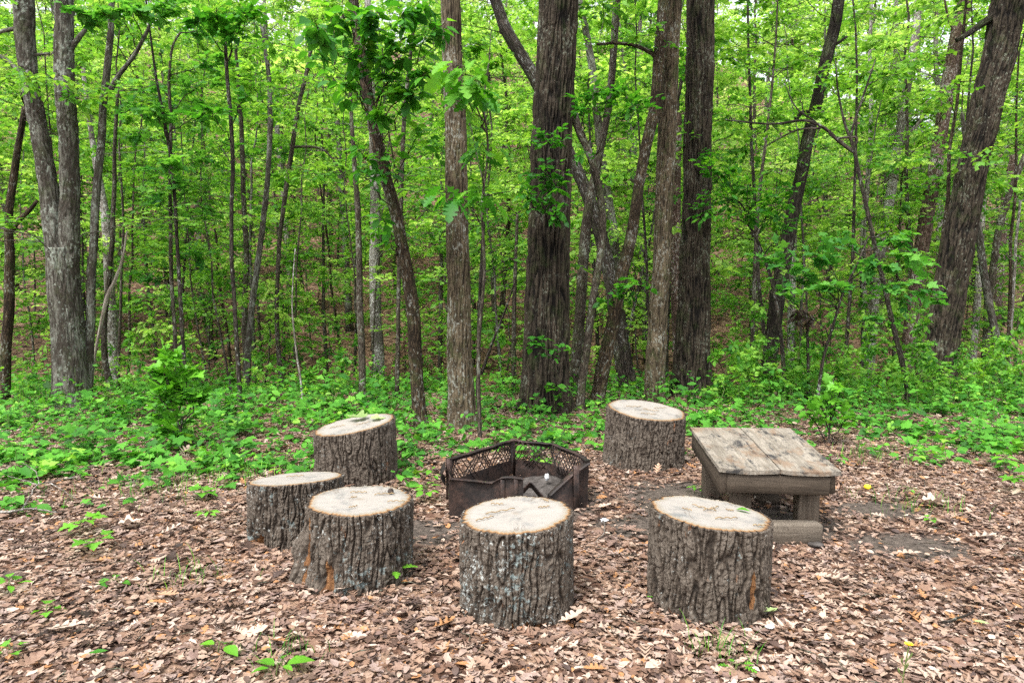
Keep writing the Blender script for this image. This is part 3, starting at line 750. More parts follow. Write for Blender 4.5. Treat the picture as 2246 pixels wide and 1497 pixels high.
for p in (vA, vB, vC):
    b = gz_(p); g = Geo(); box(g, ((b[0]), b[1] - .012, b[2] + RH / 2), .042, .016, RH + .02, .3, bev=.003, jit=.002); g.build('corner_post', M['rust'], ring, smooth=False)
sheet('side_panel', panel_fn(vC, vD, -.03, .30, .012), 8, 8); rim([vC, vD + [0, 0, .01]], seed=4)
sheet('side_panel', panel_fn(vA, vL, -.03, .27, .02), 8, 8)
# folded left edge
def fold_fn(U, V):
    p = vL + (vA - vL) * (.25 + .75 * U[..., None]); P = p.copy()
    P[..., 0] += -.03 - .03 * np.sin(V * PI); P[..., 2] = .20 + .11 * V + .02 * np.sin(U * 5)
    return P
sheet('folded_flange', fold_fn, 8, 5)
def front_fn(U, V):                 # buckled front left plate, top edge sagging at mid length
    p, q = np.array([-.415, 4.43, 0]), np.array([.075, 4.47, 0])
    P = p + (q - p) * U[..., None]; zt = .285 - .06 * np.exp(-((U - .52) / .22) ** 2) - .02 * np.sin(U * 7) * U
    P = P.copy(); P[..., 2] = Hs(-.2, 4.43) - .03 + (zt + .03) * V
    P[..., 1] += .05 * V * np.sin(U * PI) + .012 * np.sin(U * 11 + V * 3)
    return P
sheet('front_panel', front_fn, 24, 12)
tp = front_fn(np.linspace(0, 1, 12)[None], np.ones((1, 12)))[0]
rim([tp[0], tp[3], tp[6], tp[8], tp[11]], .04, .008, 3)
for u in (.72, .9):
    a = front_fn(np.array([[u]]), np.array([[1.]]))[0, 0]
    g = Geo(); box(g, (a[0], a[1] - .018, a[2] / 2 - .01), .03, .012, a[2], .2, bev=.003); g.build('upright_strip', M['rust'], ring, smooth=False)
def front2_fn(U, V):                # front right plate, torn and folded down toward the gap
    p, q = np.array([.25, 4.50, 0]), vD * [1, 1, 0]
    P = p + (q - p) * U[..., None]; zt = .13 + .19 * U ** .8
    P = P.copy(); P[..., 2] = Hs(.4, 4.6) - .03 + (zt + .03) * V
    P[..., 1] += .09 * V * (1 - U) + .01 * np.sin(U * 9)
    return P
sheet('front_panel', front2_fn, 16, 10)
tp = front2_fn(np.linspace(0, 1, 12)[None], np.ones((1, 12)))[0]
rim([tp[0], tp[4], tp[8], tp[11]], .05, .008, 5)
def brk(U, V):
    x_ = .08 + .13 * U; zt = .24 * np.ones_like(U) - .10 * np.abs(U - .35) / .65
    return np.stack([x_, 4.58 + .05 * V - .03 * U, zt - .02 - .05 * V], -1)
sheet('bent_bracket', brk, 8, 4, .007)
a_, b_ = vC, vD
g = Geo(); box(g, (vD[0] - .09, vD[1] - .075, .14), .045, .014, .32, .55, bev=.003, jit=.003); g.build('corner_post', M['rust'], ring, smooth=False)
# ash bed inside the ring
n = 26; Rr = np.linspace(0, 1, 14)[:, None]; th = np.linspace(0, 2 * PI, 40, endpoint=False)[None]
ax, ay = .06 + .44 * Rr * np.cos(th), 4.96 + .43 * Rr * np.sin(th)
az = H(ax, ay) + .045 * (1 - Rr ** 2) + .03 * pn(np.stack([ax.ravel() * 9, ay.ravel() * 9, 0 * ax.ravel()], 1)).reshape(ax.shape) + .07 * np.exp(-((ax - .32) ** 2 + (ay - 5.15) ** 2) / .03)
tag(Geo().add(np.stack([ax, ay, az], -1), [grid_faces(14, 40)]).build('ash_bed', M['ash']), kind='stuff')

# ------------------------------------------------------------------ leaf litter (nobody could count it)
def litter():
    g = Geo(); N = 175000
    y = 1.6 + (10.5 - 1.6) * rng.random(N) ** .85
    x = (rng.random(N) * 2 - 1) * (y * .80 + .9)
    keep = np.ones(N, bool)
    for cx, cy_, r in STUMPS: keep &= (x - cx) ** 2 + (y - cy_) ** 2 > (r + .0) ** 2
    keep &= rng.random(N) > soil_at(x, y) * 1.05
    keep &= ~(((x - .06) / .42) ** 2 + ((y - 4.96) / .42) ** 2 < 1)
    x, y = x[keep], y[keep]; N = len(x)
    z = H(x, y) + .004 + .024 * rng.random(N) ** 1.5
    cl = pn(np.stack([x * .9, y * .9, 0 * x], 1)) * .14
    var = np.clip(rng.beta(1.5, 1.5, N) * .95 + cl, 0, .95); var[rng.random(N) < .03] = 1.
    th = rng.random(N) * 2 * PI; X = np.stack([np.cos(th), np.sin(th), rng.normal(size=N) * .13], 1)
    Nn = np.stack([rng.normal(size=N) * .17, rng.normal(size=N) * .17, np.ones(N)], 1)
    k = rng.random(N)
    big = 1 + .35 * (rng.random(N) < .10)
    for T, lo, hi, smin, smax in ((FRAG, 0, .56, .012, .046), (PLANTAIN, .56, .72, .02, .06), (OVATE, .72, .80, .025, .055), (REDOAK, .80, .91, .045, .12), (OAK, .91, .965, .045, .11), (MAPLE, .965, 1, .03, .06)):
        q = (k >= lo) & (k < hi); n = q.sum()
        scatter(g, T, np.stack([x, y, z], 1)[q], X[q], Nn[q], (smin + (smax - smin) * rng.random(n) ** 1.4) * big[q], rng.normal(size=n) * .32, rng.normal(size=n) * .6 + .15, var[q])
    tag(g.build('leaf_litter', M['litter']), kind='stuff')
litter()
def twiglets():
    g = Geo()
    for k in range(260):
        y = 1.7 + 5 * random.random(); x = random.uniform(-1, 1) * (.8 * y + .5)
        if any((x - a) ** 2 + (y - b) ** 2 < (r + .05) ** 2 for a, b, r in STUMPS): continue
        a = random.random() * 2 * PI; L = random.uniform(.05, .22); t = np.linspace(0, 1, 6)
        P = np.stack([x + math.cos(a) * L * t + .01 * np.sin(t * 7 + k), y + math.sin(a) * L * t + .01 * np.cos(t * 5 + k), Hs(x, y) + .035 + .008 * np.sin(t * 4)], 1)
        tube(g, P, random.uniform(.0012, .003), 4)
    tag(g.build('litter_twigs', M['bark_slim']), kind='stuff')
twiglets()

# ------------------------------------------------------------------ ground cover of seedlings
BND = np.array([(-500, 1150), (0, 1145), (130, 1125), (300, 1095), (450, 1090), (560, 1075), (680, 1075), (900, 1075), (950, 1045), (1120, 1015), (1280, 1015), (1330, 1000), (1500, 985), (1560, 990), (1700, 1000), (1800, 1015), (1900, 1020), (2050, 1020), (2246, 1050), (2700, 1050)], float)
def cover():
    g = Geo(); gs = Geo(); M_ = 15500
    y = 3.2 + 11.8 * rng.random(M_) ** .9; x = (rng.random(M_) * 2 - 1) * (y * .80 + 1.2)
    px = x / y * F + PW / 2; dm = 2250 / (np.interp(px, BND[:, 0], BND[:, 1]) - HZ)
    e = (y - dm) + .55 * pn(np.stack([x * 1.3, y * 1.3, 0 * x], 1)) + .5 * pn(np.stack([x * 3.1 + 9, y * 3.1, 0 * x], 1))
    pr = sm((e + .35) / 1.5) * .72 + .006
    gap = pn(np.stack([x * 1.1 + 40, y * 1.1, 0 * x], 1))
    pr = pr * np.where((gap > .18), .25, 1) * np.where((y > 7.2) & (np.abs(px - 1180) < 240), .7, 1)
    keep = rng.random(M_) < pr
    for cx, cy_, r in STUMPS: keep &= (x - cx) ** 2 + (y - cy_) ** 2 > (r + .06) ** 2
    keep &= ~((x > 1.2) & (x < 2.1) & (y < 5.1)); keep &= ~(((x - .06) / .55) ** 2 + ((y - 4.96) / .6) ** 2 < 1)
    x, y, e = x[keep], y[keep], e[keep]; n = len(x); z = H(x, y)
    hgt = (.04 + .22 * rng.random(n) ** 1.8) * (1 + 1.4 * sm((y - 6) / 4) * rng.random(n) ** 2) * np.clip(.55 + .35 * e, .5, 1.2)
    kind = (pn(np.stack([x * .8 + 7, y * .8, 0 * x], 1)) + .35 * rng.normal(size=n)) > .1
    for i in np.where((y < 9) & (rng.random(n) < .8))[0]:
        tube(gs, np.array([[x[i], y[i], z[i] - .01], [x[i] + .01, y[i], z[i] + hgt[i] * .5], [x[i], y[i], z[i] + hgt[i]]]), .0022, 3, cap=False)
    nl = rng.integers(4, 9, n); idx = np.repeat(np.arange(n), nl); N = len(idx)
    az = rng.random(N) * 2 * PI; lev = rng.random(N) ** .7
    off = (.015 + .07 * rng.random(N)) * (1 + .4 * (hgt[idx] > .2))
    P = np.stack([x[idx] + np.cos(az) * off, y[idx] + np.sin(az) * off, z[idx] + hgt[idx] * (.25 + .75 * lev)], 1)
    X = np.stack([np.cos(az), np.sin(az), -.15 + .25 * rng.normal(size=N)], 1)
    Nn = np.stack([.40 * rng.normal(size=N), .40 * rng.normal(size=N) - .15, np.ones(N)], 1)
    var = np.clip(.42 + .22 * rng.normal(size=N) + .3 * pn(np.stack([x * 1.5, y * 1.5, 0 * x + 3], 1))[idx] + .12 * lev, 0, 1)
    s = (.035 + .070 * rng.random(N)) * (.65 + .7 * rng.random(n)[idx])
    kd = kind[idx]
    for T, q in ((MAPLE, kd & (y[idx] < 9)), (OVATE, ~kd & (y[idx] < 9)), (RHOMB, y[idx] >= 9)):
        m = q.sum(); scatter(g, T, P[q], X[q], Nn[q], s[q] * (1.15 if T is MAPLE else 1.2 if T is RHOMB else 1), -.25 + .2 * rng.normal(size=m), .2 * rng.normal(size=m), var[q])
    o = tag(g.build('ground_cover', M['leaf_cover']), kind='stuff')
    tag(gs.build('ground_cover_stems', M['stem']), kind='stuff')
cover()
def grass():
    g = Geo(); P, X, Nn, S = [], [], [], []
    for cx, cy_, n, sp in ((-2.35, 5.45, 260, .30), (-2.7, 5.0, 120, .3), (.9, 2.72, 50, .08), (-.95, 2.7, 40, .10), (2.75, 4.6, 60, .2), (-1.65, 3.45, 50, .12), (3.3, 6.2, 160, .4)):
        for k in range(n):
            x, y = cx + random.gauss(0, sp), cy_ + random.gauss(0, sp * .6)
            if any((x - a) ** 2 + (y - b) ** 2 < r * r for a, b, r in STUMPS): continue
            a = random.random() * 2 * PI
            P.append((x, y, Hs(x, y) + .01)); X.append((math.cos(a) * .5, math.sin(a) * .5, random.uniform(.5, 1.3))); Nn.append((-math.cos(a), -math.sin(a), .6)); S.append(random.uniform(.06, .16))
    BL_ = strip_leaf([(0, .012), (.4, .014), (.75, .009), (1, .0)], 0)
    scatter(g, BL_, P, X, Nn, S, -.5, 0, rng.random(len(P)))
    tag(g.build('grass', M['leaf_cover']), kind='stuff')
grass()

# ------------------------------------------------------------------ foliage on twigs
class Leaves:
    def __init__(s): s.P, s.X, s.N, s.S, s.V = [], [], [], [], []
    def twig(s, P, n, size, droop=.15, tilt=.35, v=.5, t0=.15, flat=1.):
        t = np.linspace(t0, 1, n); k = t * (len(P) - 1); i = np.minimum(k.astype(int), len(P) - 2); f = (k - i)[:, None]
        p = P[i] * (1 - f) + P[i + 1] * f; d = nrm(P[i + 1] - P[i] + 1e-6)
        sd = np.where(np.arange(n) % 2 == 0, 1, -1)[:, None] * nrm(np.cross([0, 0, 1.], d) + 1e-6)
        a = rng.uniform(.35, 1.25, n)[:, None]; a[-1] = 0
        X = nrm(d * np.cos(a) + sd * np.sin(a)); X[:, 2] -= droop + .2 * rng.random(n)
        N = np.stack([tilt * rng.normal(size=n), tilt * rng.normal(size=n), np.full(n, flat)], 1)
        s.P.append(p + X * size * .12); s.X.append(X); s.N.append(N)
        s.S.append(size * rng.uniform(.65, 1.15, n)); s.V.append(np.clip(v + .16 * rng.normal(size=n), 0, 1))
    def flush(s, g, T, bend=-.2):
        if not s.P: return
        n = sum(map(len, s.P))
        scatter(g, T, np.concatenate(s.P), np.concatenate(s.X), np.concatenate(s.N), np.concatenate(s.S), bend + .2 * rng.normal(size=n), .25 * rng.normal(size=n), np.concatenate(s.V))
def curve(a, b, sag, n=6, wob=.03):
    a, b = np.asarray(a, float), np.asarray(b, float); t = np.linspace(0, 1, n)[:, None]
    P = a + (b - a) * t; P[:, 2:] += sag * 4 * t * (1 - t)
    P[1:-1] += rng.normal(size=(n - 2, 3)) * wob * np.linalg.norm(b - a); return P
def spray(L, gw, root, c, R3, ntw, nl, size, r0=.008, droop=.15, tilt=.35, v=.5, wood=True, sides=4):
    """one branch from root to c, with leafy twigs fanning out of its outer half"""
    root, c, R3 = np.asarray(root, float), np.asarray(c, float), np.asarray(R3, float)
    out = c - root; out[2] = 0; out = nrm(out)
    tip = c + out * R3[0] * .5
    B = curve(root, tip, .06 * np.linalg.norm(tip - root), 9, .025)
    if wood: tube(gw, B, np.linspace(r0, r0 * .3, 9), sides, cap=False)
    for k in range(ntw):
        u = rng.normal(size=3); u /= np.linalg.norm(u) + 1e-6; u *= rng.random() ** .4
        e = c + u * R3
        i = int(np.clip(len(B) - 1 - rng.integers(0, 6), 1, len(B) - 1)); st = B[i]
        if rng.random() < .5: st = st + (e - st) * .25
        Tw = curve(st, e, rng.uniform(-.02, .05), 4, .04)
        if wood: tube(gw, Tw, np.linspace(r0 * .35, r0 * .15, 4), 3, cap=False)
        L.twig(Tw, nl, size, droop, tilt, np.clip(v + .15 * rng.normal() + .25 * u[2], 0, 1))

LAND = []     # landmarks for labels: (pixel x, phrase)
def make_tree(name, label, stems, Y, bark, cat='tree', group=None, sprays=(), auto=None, leaf='leaf_mid', T=OVATE, disp=None, ground=True, flare=.10, extend=3.0, limbs=(), size=.1, v=.5, droop=.15, crown='crown', bendz=0.):
    """stems: list of pixel polylines (px, py, width) from top to base; the first one reaches the ground"""
    loc = at(stems[0][-1][0], stems[0][-1][1], Y); loc[2] = Hs(loc[0], loc[1])
    t = thing(name, label, cat, loc, group)
    gw = Geo(); L = Leaves(); axes = []
    for si, st in enumerate(stems):
        P = []; Rr = []
        for p in st:
            d = ray(p[0], p[1]); yy = Y + (p[3] if len(p) > 3 else 0); P.append(CAM + d * yy / d[1]); Rr.append(p[2] / 2 / F * yy / d[1] * math.cos(math.atan2(d[0], d[1])))
        P = np.array(P); Rr = np.array(Rr)
        if st[0][1] <= 0 and extend:
            dd = nrm(P[0] - P[1]); P = np.vstack([P[0] + dd * extend, P]); Rr = np.concatenate([[Rr[0] * .75], Rr])
        if si == 0 and ground:
            z = Hs(P[-1, 0], P[-1, 1]) - .15
            if P[-1, 2] > z + .05: P = np.vstack([P, [P[-1, 0], P[-1, 1], z]]); Rr = np.concatenate([Rr, [Rr[-1] * 1.04]])
        ln = np.linalg.norm(np.diff(P, axis=0), axis=1).sum()
        big = disp is not None
        n = max(8, int(ln / (.022 if big else .10)))
        S = smooth_poly(P, n); rr = np.interp(np.linspace(0, len(P) - 1, n), np.arange(len(P)), Rr)
        rr = rr * (1 + .05 * pn(np.stack([np.arange(n) * (.05 if big else .3) + 5 * si + loc[0], 0 * rr, 0 * rr], 1)))
        if si == 0 and ground:
            hz = S[:, 2] - loc[2]; k = flare * np.clip(1 - hz / max(.3, rr.max() * 1.8), 0, 1) ** 2; rr = rr * (1 + k)
        wig = min(.012, rr.mean() * .25)
        S = S + wig * np.stack([pn(S * 1.7 + 3), pn(S * 1.7 + 9), 0 * rr], 1)
        nside = int(np.clip(2 * PI * rr.max() / .011, 90, 220)) if big else int(np.clip(rr.max() * 150, 6, 20))
        part = Geo() if si < 1 or big else gw
        if si < 1 and not big: part = gw
        tube(part, S[::-1], rr[::-1], nside, disp=bark_disp(*disp) if big else None)
        if big: part.build('trunk' if si == 0 else 'stem', M[bark], t)
        axes.append((S, rr))
    S, rr = axes[0]
    allS = np.vstack([a for a, _ in axes])
    gb = Geo() if disp is not None else gw
    for lm in limbs:                 # bare limbs: pixel polylines from tip to trunk
        P = np.array([at(p[0], p[1], Y + (p[3] if len(p) > 3 else 0)) for p in lm]); r_ = np.array([p[2] / 2 / F * Y for p in lm])
        n = max(6, int(np.linalg.norm(np.diff(P, axis=0), axis=1).sum() / .06)); Q = smooth_poly(P, n)
        Q = Q + .008 * np.stack([pn(Q * 5 + 1), pn(Q * 5 + 7), pn(Q * 5 + 13)], 1)
        gl = Geo(); tube(gl, Q, np.interp(np.linspace(0, len(P) - 1, n), np.arange(len(P)), r_), 7); gl.build('branch', M[bark.replace('_deep', '')], t)
        allS = np.vstack([allS, Q])
    for sp in sprays:                # (px, py, rx, ry, twigs, leaves, dY)
        px, py, rx, ry, nt_, nl = sp[:6]; dY = sp[6] if len(sp) > 6 else -.3
        c = at(px, py, Y + dY); R3 = np.array([pxw(rx, Y + dY), max(.15, pxw(rx, Y + dY) * .7), pxw(ry, Y + dY) * (1.35 if T is MAPLE else 1.1)])
        d = np.linalg.norm((allS - c) * [1, 1, .8] + [0, 0, .25], axis=1); k = int(d.argmin())
        vv = sp[7] if len(sp) > 7 else v
        gs_ = Geo() if disp is not None else gb
        spray(L, gs_, allS[k], c, R3, nt_ if T is OAK or droop > .3 else int(nt_ * 1.45), nl, size, .009, droop, .42, vv)
        if disp is not None: gs_.build('branch', M[bark.replace('_deep', '')], t)
    if auto:                          # (count, z from, z to, length, twigs, leaves)
        cnt, z0, z1, ln, nt_, nl = auto
        for k in range(cnt):
            zt = loc[2] + z0 + (z1 - z0) * (k + rng.random()) / cnt
            i = int(np.abs(S[:, 2] - zt).argmin()); a = rng.random() * 2 * PI; l = ln * rng.uniform(.6, 1.2)
            c = S[i] + np.array([math.cos(a) * l, math.sin(a) * l, .25 * l * rng.uniform(-.2, 1)])
            if c[1] < 5.2: continue
            gs_ = Geo() if disp is not None else gb
            spray(L, gs_, S[i], c, (l * .6, l * .6, .2), nt_, nl, size, .008, droop, .42, v + .12 * rng.normal(), sides=3)
            if disp is not None: gs_.build('branch', M[bark.replace('_deep', '')], t)
    if gb.n: gb.build('trunk', M[bark], t)
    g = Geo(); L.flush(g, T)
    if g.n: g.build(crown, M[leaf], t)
    return t

FORE = 'foreground trees at the edge of the clearing'
BY = lambda y: 2250 / (y - HZ)
# --- the big trunks
make_tree('maple_tree', 'grey patchy barked tree forking into two stems at the left of the clearing', [
    [(136, 545, 74), (141, 620, 76), (148, 720, 78), (153, 800, 82), (157, 888, 88)],
    [(51, -12, 50), (55, 80, 48), (64, 160, 43), (78, 250, 43), (97, 345, 44), (112, 450, 48), (126, 590, 46)],
    [(139, -12, 42), (141, 120, 47), (146, 240, 47), (152, 350, 45), (153, 480, 48), (152, 610, 52)]], BY(888), 'bark_maple', group=FORE,
    disp=(13, .22, .014, 3.1, .22), limbs=[[(108, 118, 5), (90, 120, 6), (70, 122, 7)], [(-5, 72, 8), (20, 66, 9), (45, 62, 10)], [(205, 25, 5), (190, 60, 8), (172, 85, 11), (150, 115, 13)], [(-5, 120, 6), (25, 140, 9), (60, 175, 11)]],
    auto=(7, 5.4, 8.5, 1.6, 10, 9), leaf='leaf_mid')
make_tree('oak_tree', 'thick furrowed oak trunk standing upright behind the rusty fire ring', [
    [(1226, -12, 88), (1222, 100, 86), (1213, 250, 87), (1208, 400, 90), (1202, 550, 94), (1199, 700, 98), (1197, 820, 104), (1198, 903, 118)]], BY(903), 'bark_oak_deep', group=FORE,
    disp=(17, .10, .038, 1.7, .34), limbs=[[(1262, 20, 10), (1256, 80, 14), (1246, 150, 16), (1243, 260, 14)]],
    sprays=[(1205, 300, 55, 25, 7, 6, -.7), (1200, 370, 60, 30, 8, 6, -.8), (1215, 410, 50, 20, 6, 6, -.7), (1190, 450, 45, 22, 6, 6, -.7), (1215, 475, 35, 18, 5, 6, -.7), (1155, 430, 30, 40, 5, 5, -.6), (1180, 750, 30, 25, 5, 4, -.6), (1230, 770, 26, 22, 3, 4, -.6), (1215, 848, 34, 10, 3, 4, -.6)],
    auto=(6, 5.6, 8.5, 1.8, 10, 9), leaf='leaf_near', size=.105, v=.55)
make_tree('oak_tree', 'brown barked trunk between the curved leafy dogwood and the thick furrowed oak', [
    [(987, -12, 44), (992, 120, 44), (998, 240, 47), (1001, 380, 48), (1004, 520, 50), (1006, 660, 51), (1009, 800, 55), (1014, 937, 66)]], BY(937), 'bark_brown_deep', group=FORE,
    disp=(24, .12, .016, 5.3, .30), limbs=[[(975, 232, 9), (985, 240, 12), (998, 248, 14)]],
    auto=(5, 5.4, 8, 1.6, 9, 9))
make_tree('oak_tree', 'straight dark furrowed oak trunk behind the plank table', [
    [(1537, -12, 62), (1535, 120, 62), (1531, 280, 62), (1528, 420, 62), (1524, 560, 67), (1521, 680, 74), (1518, 780, 80), (1515, 867, 94)]], BY(867), 'bark_oak_deep', group=FORE,
    disp=(19, .10, .030, 8.3, .34), auto=(6, 5.8, 9, 1.8, 10, 9), limbs=[[(1510, 75, 6), (1525, 68, 6), (1540, 50, 5)]],
    sprays=[(1530, 345, 40, 16, 4, 6, -.6), (1555, 440, 60, 22, 6, 6, -.7)], leaf='leaf_near', size=.10)
make_tree('oak_tree', 'thick furrowed oak leaning right at the right of the picture', [
    [(2216, -12, 84), (2198, 90, 80), (2172, 200, 76), (2146, 310, 72), (2124, 410, 72), (2104, 520, 76), (2085, 640, 76), (2068, 740, 78), (2056, 858, 86)]], BY(855), 'bark_oak_deep', group=FORE,
    disp=(18, .13, .030, 11.3, .34), limbs=[[(2098, 88, 10), (2130, 70, 13), (2165, 45, 16), (2200, 20, 22)]],
    auto=(6, 5.8, 9, 1.8, 10, 9))
make_tree('hickory_tree', 'straight brown trunk rising just behind the rear right stump', [
    [(1478, -12, 38), (1470, 120, 40), (1464, 260, 41), (1460, 360, 42), (1456, 480, 39), (1449, 600, 40), (1443, 720, 43), (1438, 800, 45), (1436, 884, 50)]], BY(884), 'bark_brown_deep', group=FORE,
    disp=(24, .13, .014, 14.3, .30), auto=(5, 5.6, 8.5, 1.6, 9, 9))
make_tree('dogwood_tree', 'curved brown trunk draped in broad dark green leaves left of centre', [
    [(775, -12, 22), (782, 60, 23), (794, 130, 25), (806, 210, 26), (822, 290, 26), (840, 370, 27), (862, 450, 27), (880, 530, 27), (896, 620, 29), (908, 700, 30), (911, 790, 30), (915, 870, 30), (924, 945, 34)]], BY(943), 'bark_brown', group=FORE,
    limbs=[[(722, 20, 6), (735, 60, 7), (760, 30, 9), (776, 20, 10)], [(870, 560, 4), (868, 520, 5), (860, 470, 7), (852, 420, 9)]],
    sprays=[(700, 60, 45, 40, 8, 6, -1.5), (760, 40, 60, 35, 11, 6, -.8), (830, 40, 60, 40, 11, 6, -.9), (800, 110, 55, 40, 10, 6, -.7), (880, 110, 60, 40, 11, 6, -.8), (850, 180, 60, 40, 10, 6, -.6), (930, 160, 50, 40, 7, 6, -.8), (770, 190, 50, 40, 7, 5, -.6), (830, 260, 45, 35, 7, 5, -.5), (900, 210, 50, 30, 7, 6, -.7), (790, 330, 40, 40, 5, 5, -.5), (850, 340, 50, 35, 6, 5, -.5), (800, 385, 35, 25, 4, 5, -.5), (900, 20, 60, 30, 9, 6, -.9), (960, 60, 50, 40, 8, 6, -.9), (690, 110, 30, 25, 4, 5, -1.2), (840, 480, 26, 30, 2, 4, -.4), (850, 530, 16, 20, 2, 3, -.4), (920, 290, 40, 22, 4, 5, -.5)],
    leaf='leaf_near', size=.145, v=.42, droop=.5, extend=2)
make_tree('hickory_tree', 'brown tree leaning right, crossing the dark curved trunk right of centre', [
    [(1457, -12, 26), (1448, 110, 28), (1439, 220, 27), (1420, 310, 25), (1400, 410, 23), (1385, 520, 26), (1360, 620, 28), (1342, 720, 30), (1322, 810, 32), (1308, 893, 33)]], BY(893), 'bark_brown', group=FORE,
    limbs=[[(1308, 98, 5), (1350, 95, 7), (1390, 100, 8), (1425, 115, 9), (1447, 140, 12)]],
    sprays=[(1395, 625, 45, 30, 6, 6, -.4), (1345, 650, 30, 30, 5, 5, -.4)], auto=(8, 4.6, 8, 1.6, 12, 9), size=.11, leaf='leaf_near')
make_tree('dark_tree', 'dark wet trunk curving up leftward behind the thick furrowed oak', [
    [(1082, -12, 24), (1108, 60, 27), (1140, 118, 28), (1172, 172, 28), (1205, 240, 28), (1245, 330, 28), (1290, 430, 28), (1318, 520, 30), (1342, 620, 35), (1358, 720, 38), (1368, 800, 40), (1380, 850, 46)]], 11.2, 'bark_dark', group=FORE, auto=(6, 5, 9, 1.7, 9, 9))
make_tree('crooked_tree', 'slender crooked tree weaving right of the thick furrowed oak', [
    [(1256, -12, 13), (1250, 90, 15), (1247, 160, 17), (1254, 225, 18), (1270, 285, 18), (1294, 340, 17), (1312, 410, 17), (1322, 480, 17), (1318, 550, 17), (1303, 640, 17), (1290, 740, 18), (1278, 830, 18), (1272, 902, 20)]], BY(902), 'bark_slim', group=FORE,
    sprays=[(1290, 205, 45, 16, 6, 7, -.5), (1350, 200, 60, 18, 8, 7, -.6), (1410, 215, 40, 22, 6, 7, -.6), (1385, 235, 50, 16, 5, 6, -.6), (1275, 240, 30, 14, 4, 6, -.5), (1270, 340, 30, 12, 3, 5, -.3)], size=.10, leaf='leaf_near', v=.6)
make_tree('slender_tree', 'slim brown tree just right of the thick furrowed oak, bending right higher up', [
    [(1354, -12, 17), (1346, 120, 16), (1334, 240, 16), (1312, 350, 18), (1296, 430, 21), (1284, 520, 24), (1277, 620, 24), (1268, 730, 24), (1261, 850, 26)]], 9.9, 'bark_slim', group=FORE, auto=(8, 4.6, 8, 1.5, 12, 9))
make_tree('slender_tree', 'dark grey tree leaning right, two toned, behind the plank table', [
    [(1842, -12, 27), (1830, 60, 28), (1812, 130, 28), (1796, 200, 27), (1775, 290, 28), (1758, 380, 29), (1738, 470, 31), (1722, 560, 33), (1706, 650, 34), (1694, 740, 34), (1680, 838, 38)]], 11.0, 'bark_oak', group=FORE,
    limbs=[[(1858, 80, 5), (1845, 90, 6), (1830, 98, 8)], [(1770, 245, 8), (1758, 248, 9), (1745, 262, 9)]], auto=(8, 5, 8.5, 1.7, 12, 9))
# --- slimmer trees left of centre
make_tree('slender_tree', 'smooth grey stem close beside the forked tree with one limb angling right', [
    [(246, -12, 14), (242, 60, 15), (236, 140, 17), (226, 240, 18), (219, 340, 19), (210, 450, 20), (203, 580, 21), (198, 700, 22), (194, 800, 23), (190, 885, 25)]], 9.2, 'bark_maple', group=FORE,
    limbs=[[(334, 42, 6), (312, 90, 8), (285, 135, 9), (258, 168, 10), (240, 200, 12)]], auto=(8, 4, 8, 1.6, 12, 9),
    sprays=[(200, 25, 60, 20, 7, 7, -.6), (290, 20, 70, 22, 9, 7, -.6), (370, 30, 60, 25, 8, 7, -.6), (250, 30, 40, 12, 5, 7, -.7)], T=MAPLE, leaf='leaf_maple', size=.115)
make_tree('dead_tree', 'pale peeling grey trunk behind the smooth grey stem on the left', [
    [(182, 150, 9), (192, 240, 11), (206, 330, 14), (222, 420, 18), (234, 500, 22), (240, 620, 23), (247, 740, 24), (252, 860, 25)]], 12.6, 'bark_grey', auto=(5, 4, 7, 1.4, 8, 9))
make_tree('slender_tree', 'brown stem bowed to the left at its foot, right of the pale peeling trunk', [
    [(258, 200, 8), (252, 330, 9), (250, 440, 11), (246, 530, 12), (238, 620, 13), (229, 710, 14), (231, 790, 15), (248, 872, 17)]], 10.2, 'bark_slim', auto=(6, 3, 5.5, 1.3, 9, 9))
make_tree('dead_sapling', 'bare tan dead stem leaning against the bowed brown stem on the left', [
    [(278, 505, 4), (268, 570, 7), (252, 615, 10), (236, 650, 12), (222, 710, 10), (208, 780, 8), (200, 860, 8)]], 9.7, 'deadwood', cat='dead sapling')
make_tree('slender_tree', 'brown trunk at the far left edge with a low limb forking right', [
    [(54, 235, 14), (42, 310, 16), (28, 400, 19), (19, 480, 20), (22, 560, 24), (20, 650, 25), (15, 760, 26), (9, 868, 28)]], 9.3, 'bark_brown', group=FORE, limbs=[[(82, 440, 7), (64, 462, 9), (42, 482, 11), (24, 505, 13)]], auto=(6, 3.4, 6, 1.4, 9, 9))
make_tree('slender_tree', 'left one of two thin dark twin stems right of the forked tree', [
    [(318, -12, 5), (332, 90, 5), (346, 190, 7), (362, 270, 8), (376, 350, 9), (384, 440, 9), (389, 540, 9), (395, 640, 10), (400, 740, 10), (406, 850, 11)]], 9.1, 'bark_dark', T=MAPLE, leaf='leaf_maple', size=.11,
    sprays=[(350, 250, 60, 18, 7, 7, -.2), (300, 300, 50, 14, 5, 7, .2), (360, 360, 60, 18, 7, 7, -.3), (400, 400, 60, 16, 6, 7, .1), (330, 430, 60, 16, 6, 7, .3), (430, 240, 50, 16, 5, 7, .2)])
make_tree('slender_tree', 'right one of two thin dark twin stems right of the forked tree', [
    [(396, 70, 5), (378, 105, 6), (371, 170, 8), (374, 260, 9), (373, 380, 9), (374, 520, 10), (378, 640, 10), (385, 760, 10), (391, 855, 11)]], 9.7, 'bark_slim', T=MAPLE, leaf='leaf_maple', size=.11,
    sprays=[(430, 60, 60, 20, 6, 7, .2), (470, 140, 50, 20, 6, 7, .2), (440, 180, 60, 16, 6, 7, -.2), (420, 340, 60, 16, 6, 7, .2), (450, 470, 50, 16, 5, 7, .2), (400, 560, 70, 16, 7, 7, .2), (340, 600, 60, 14, 5, 7, .2)])
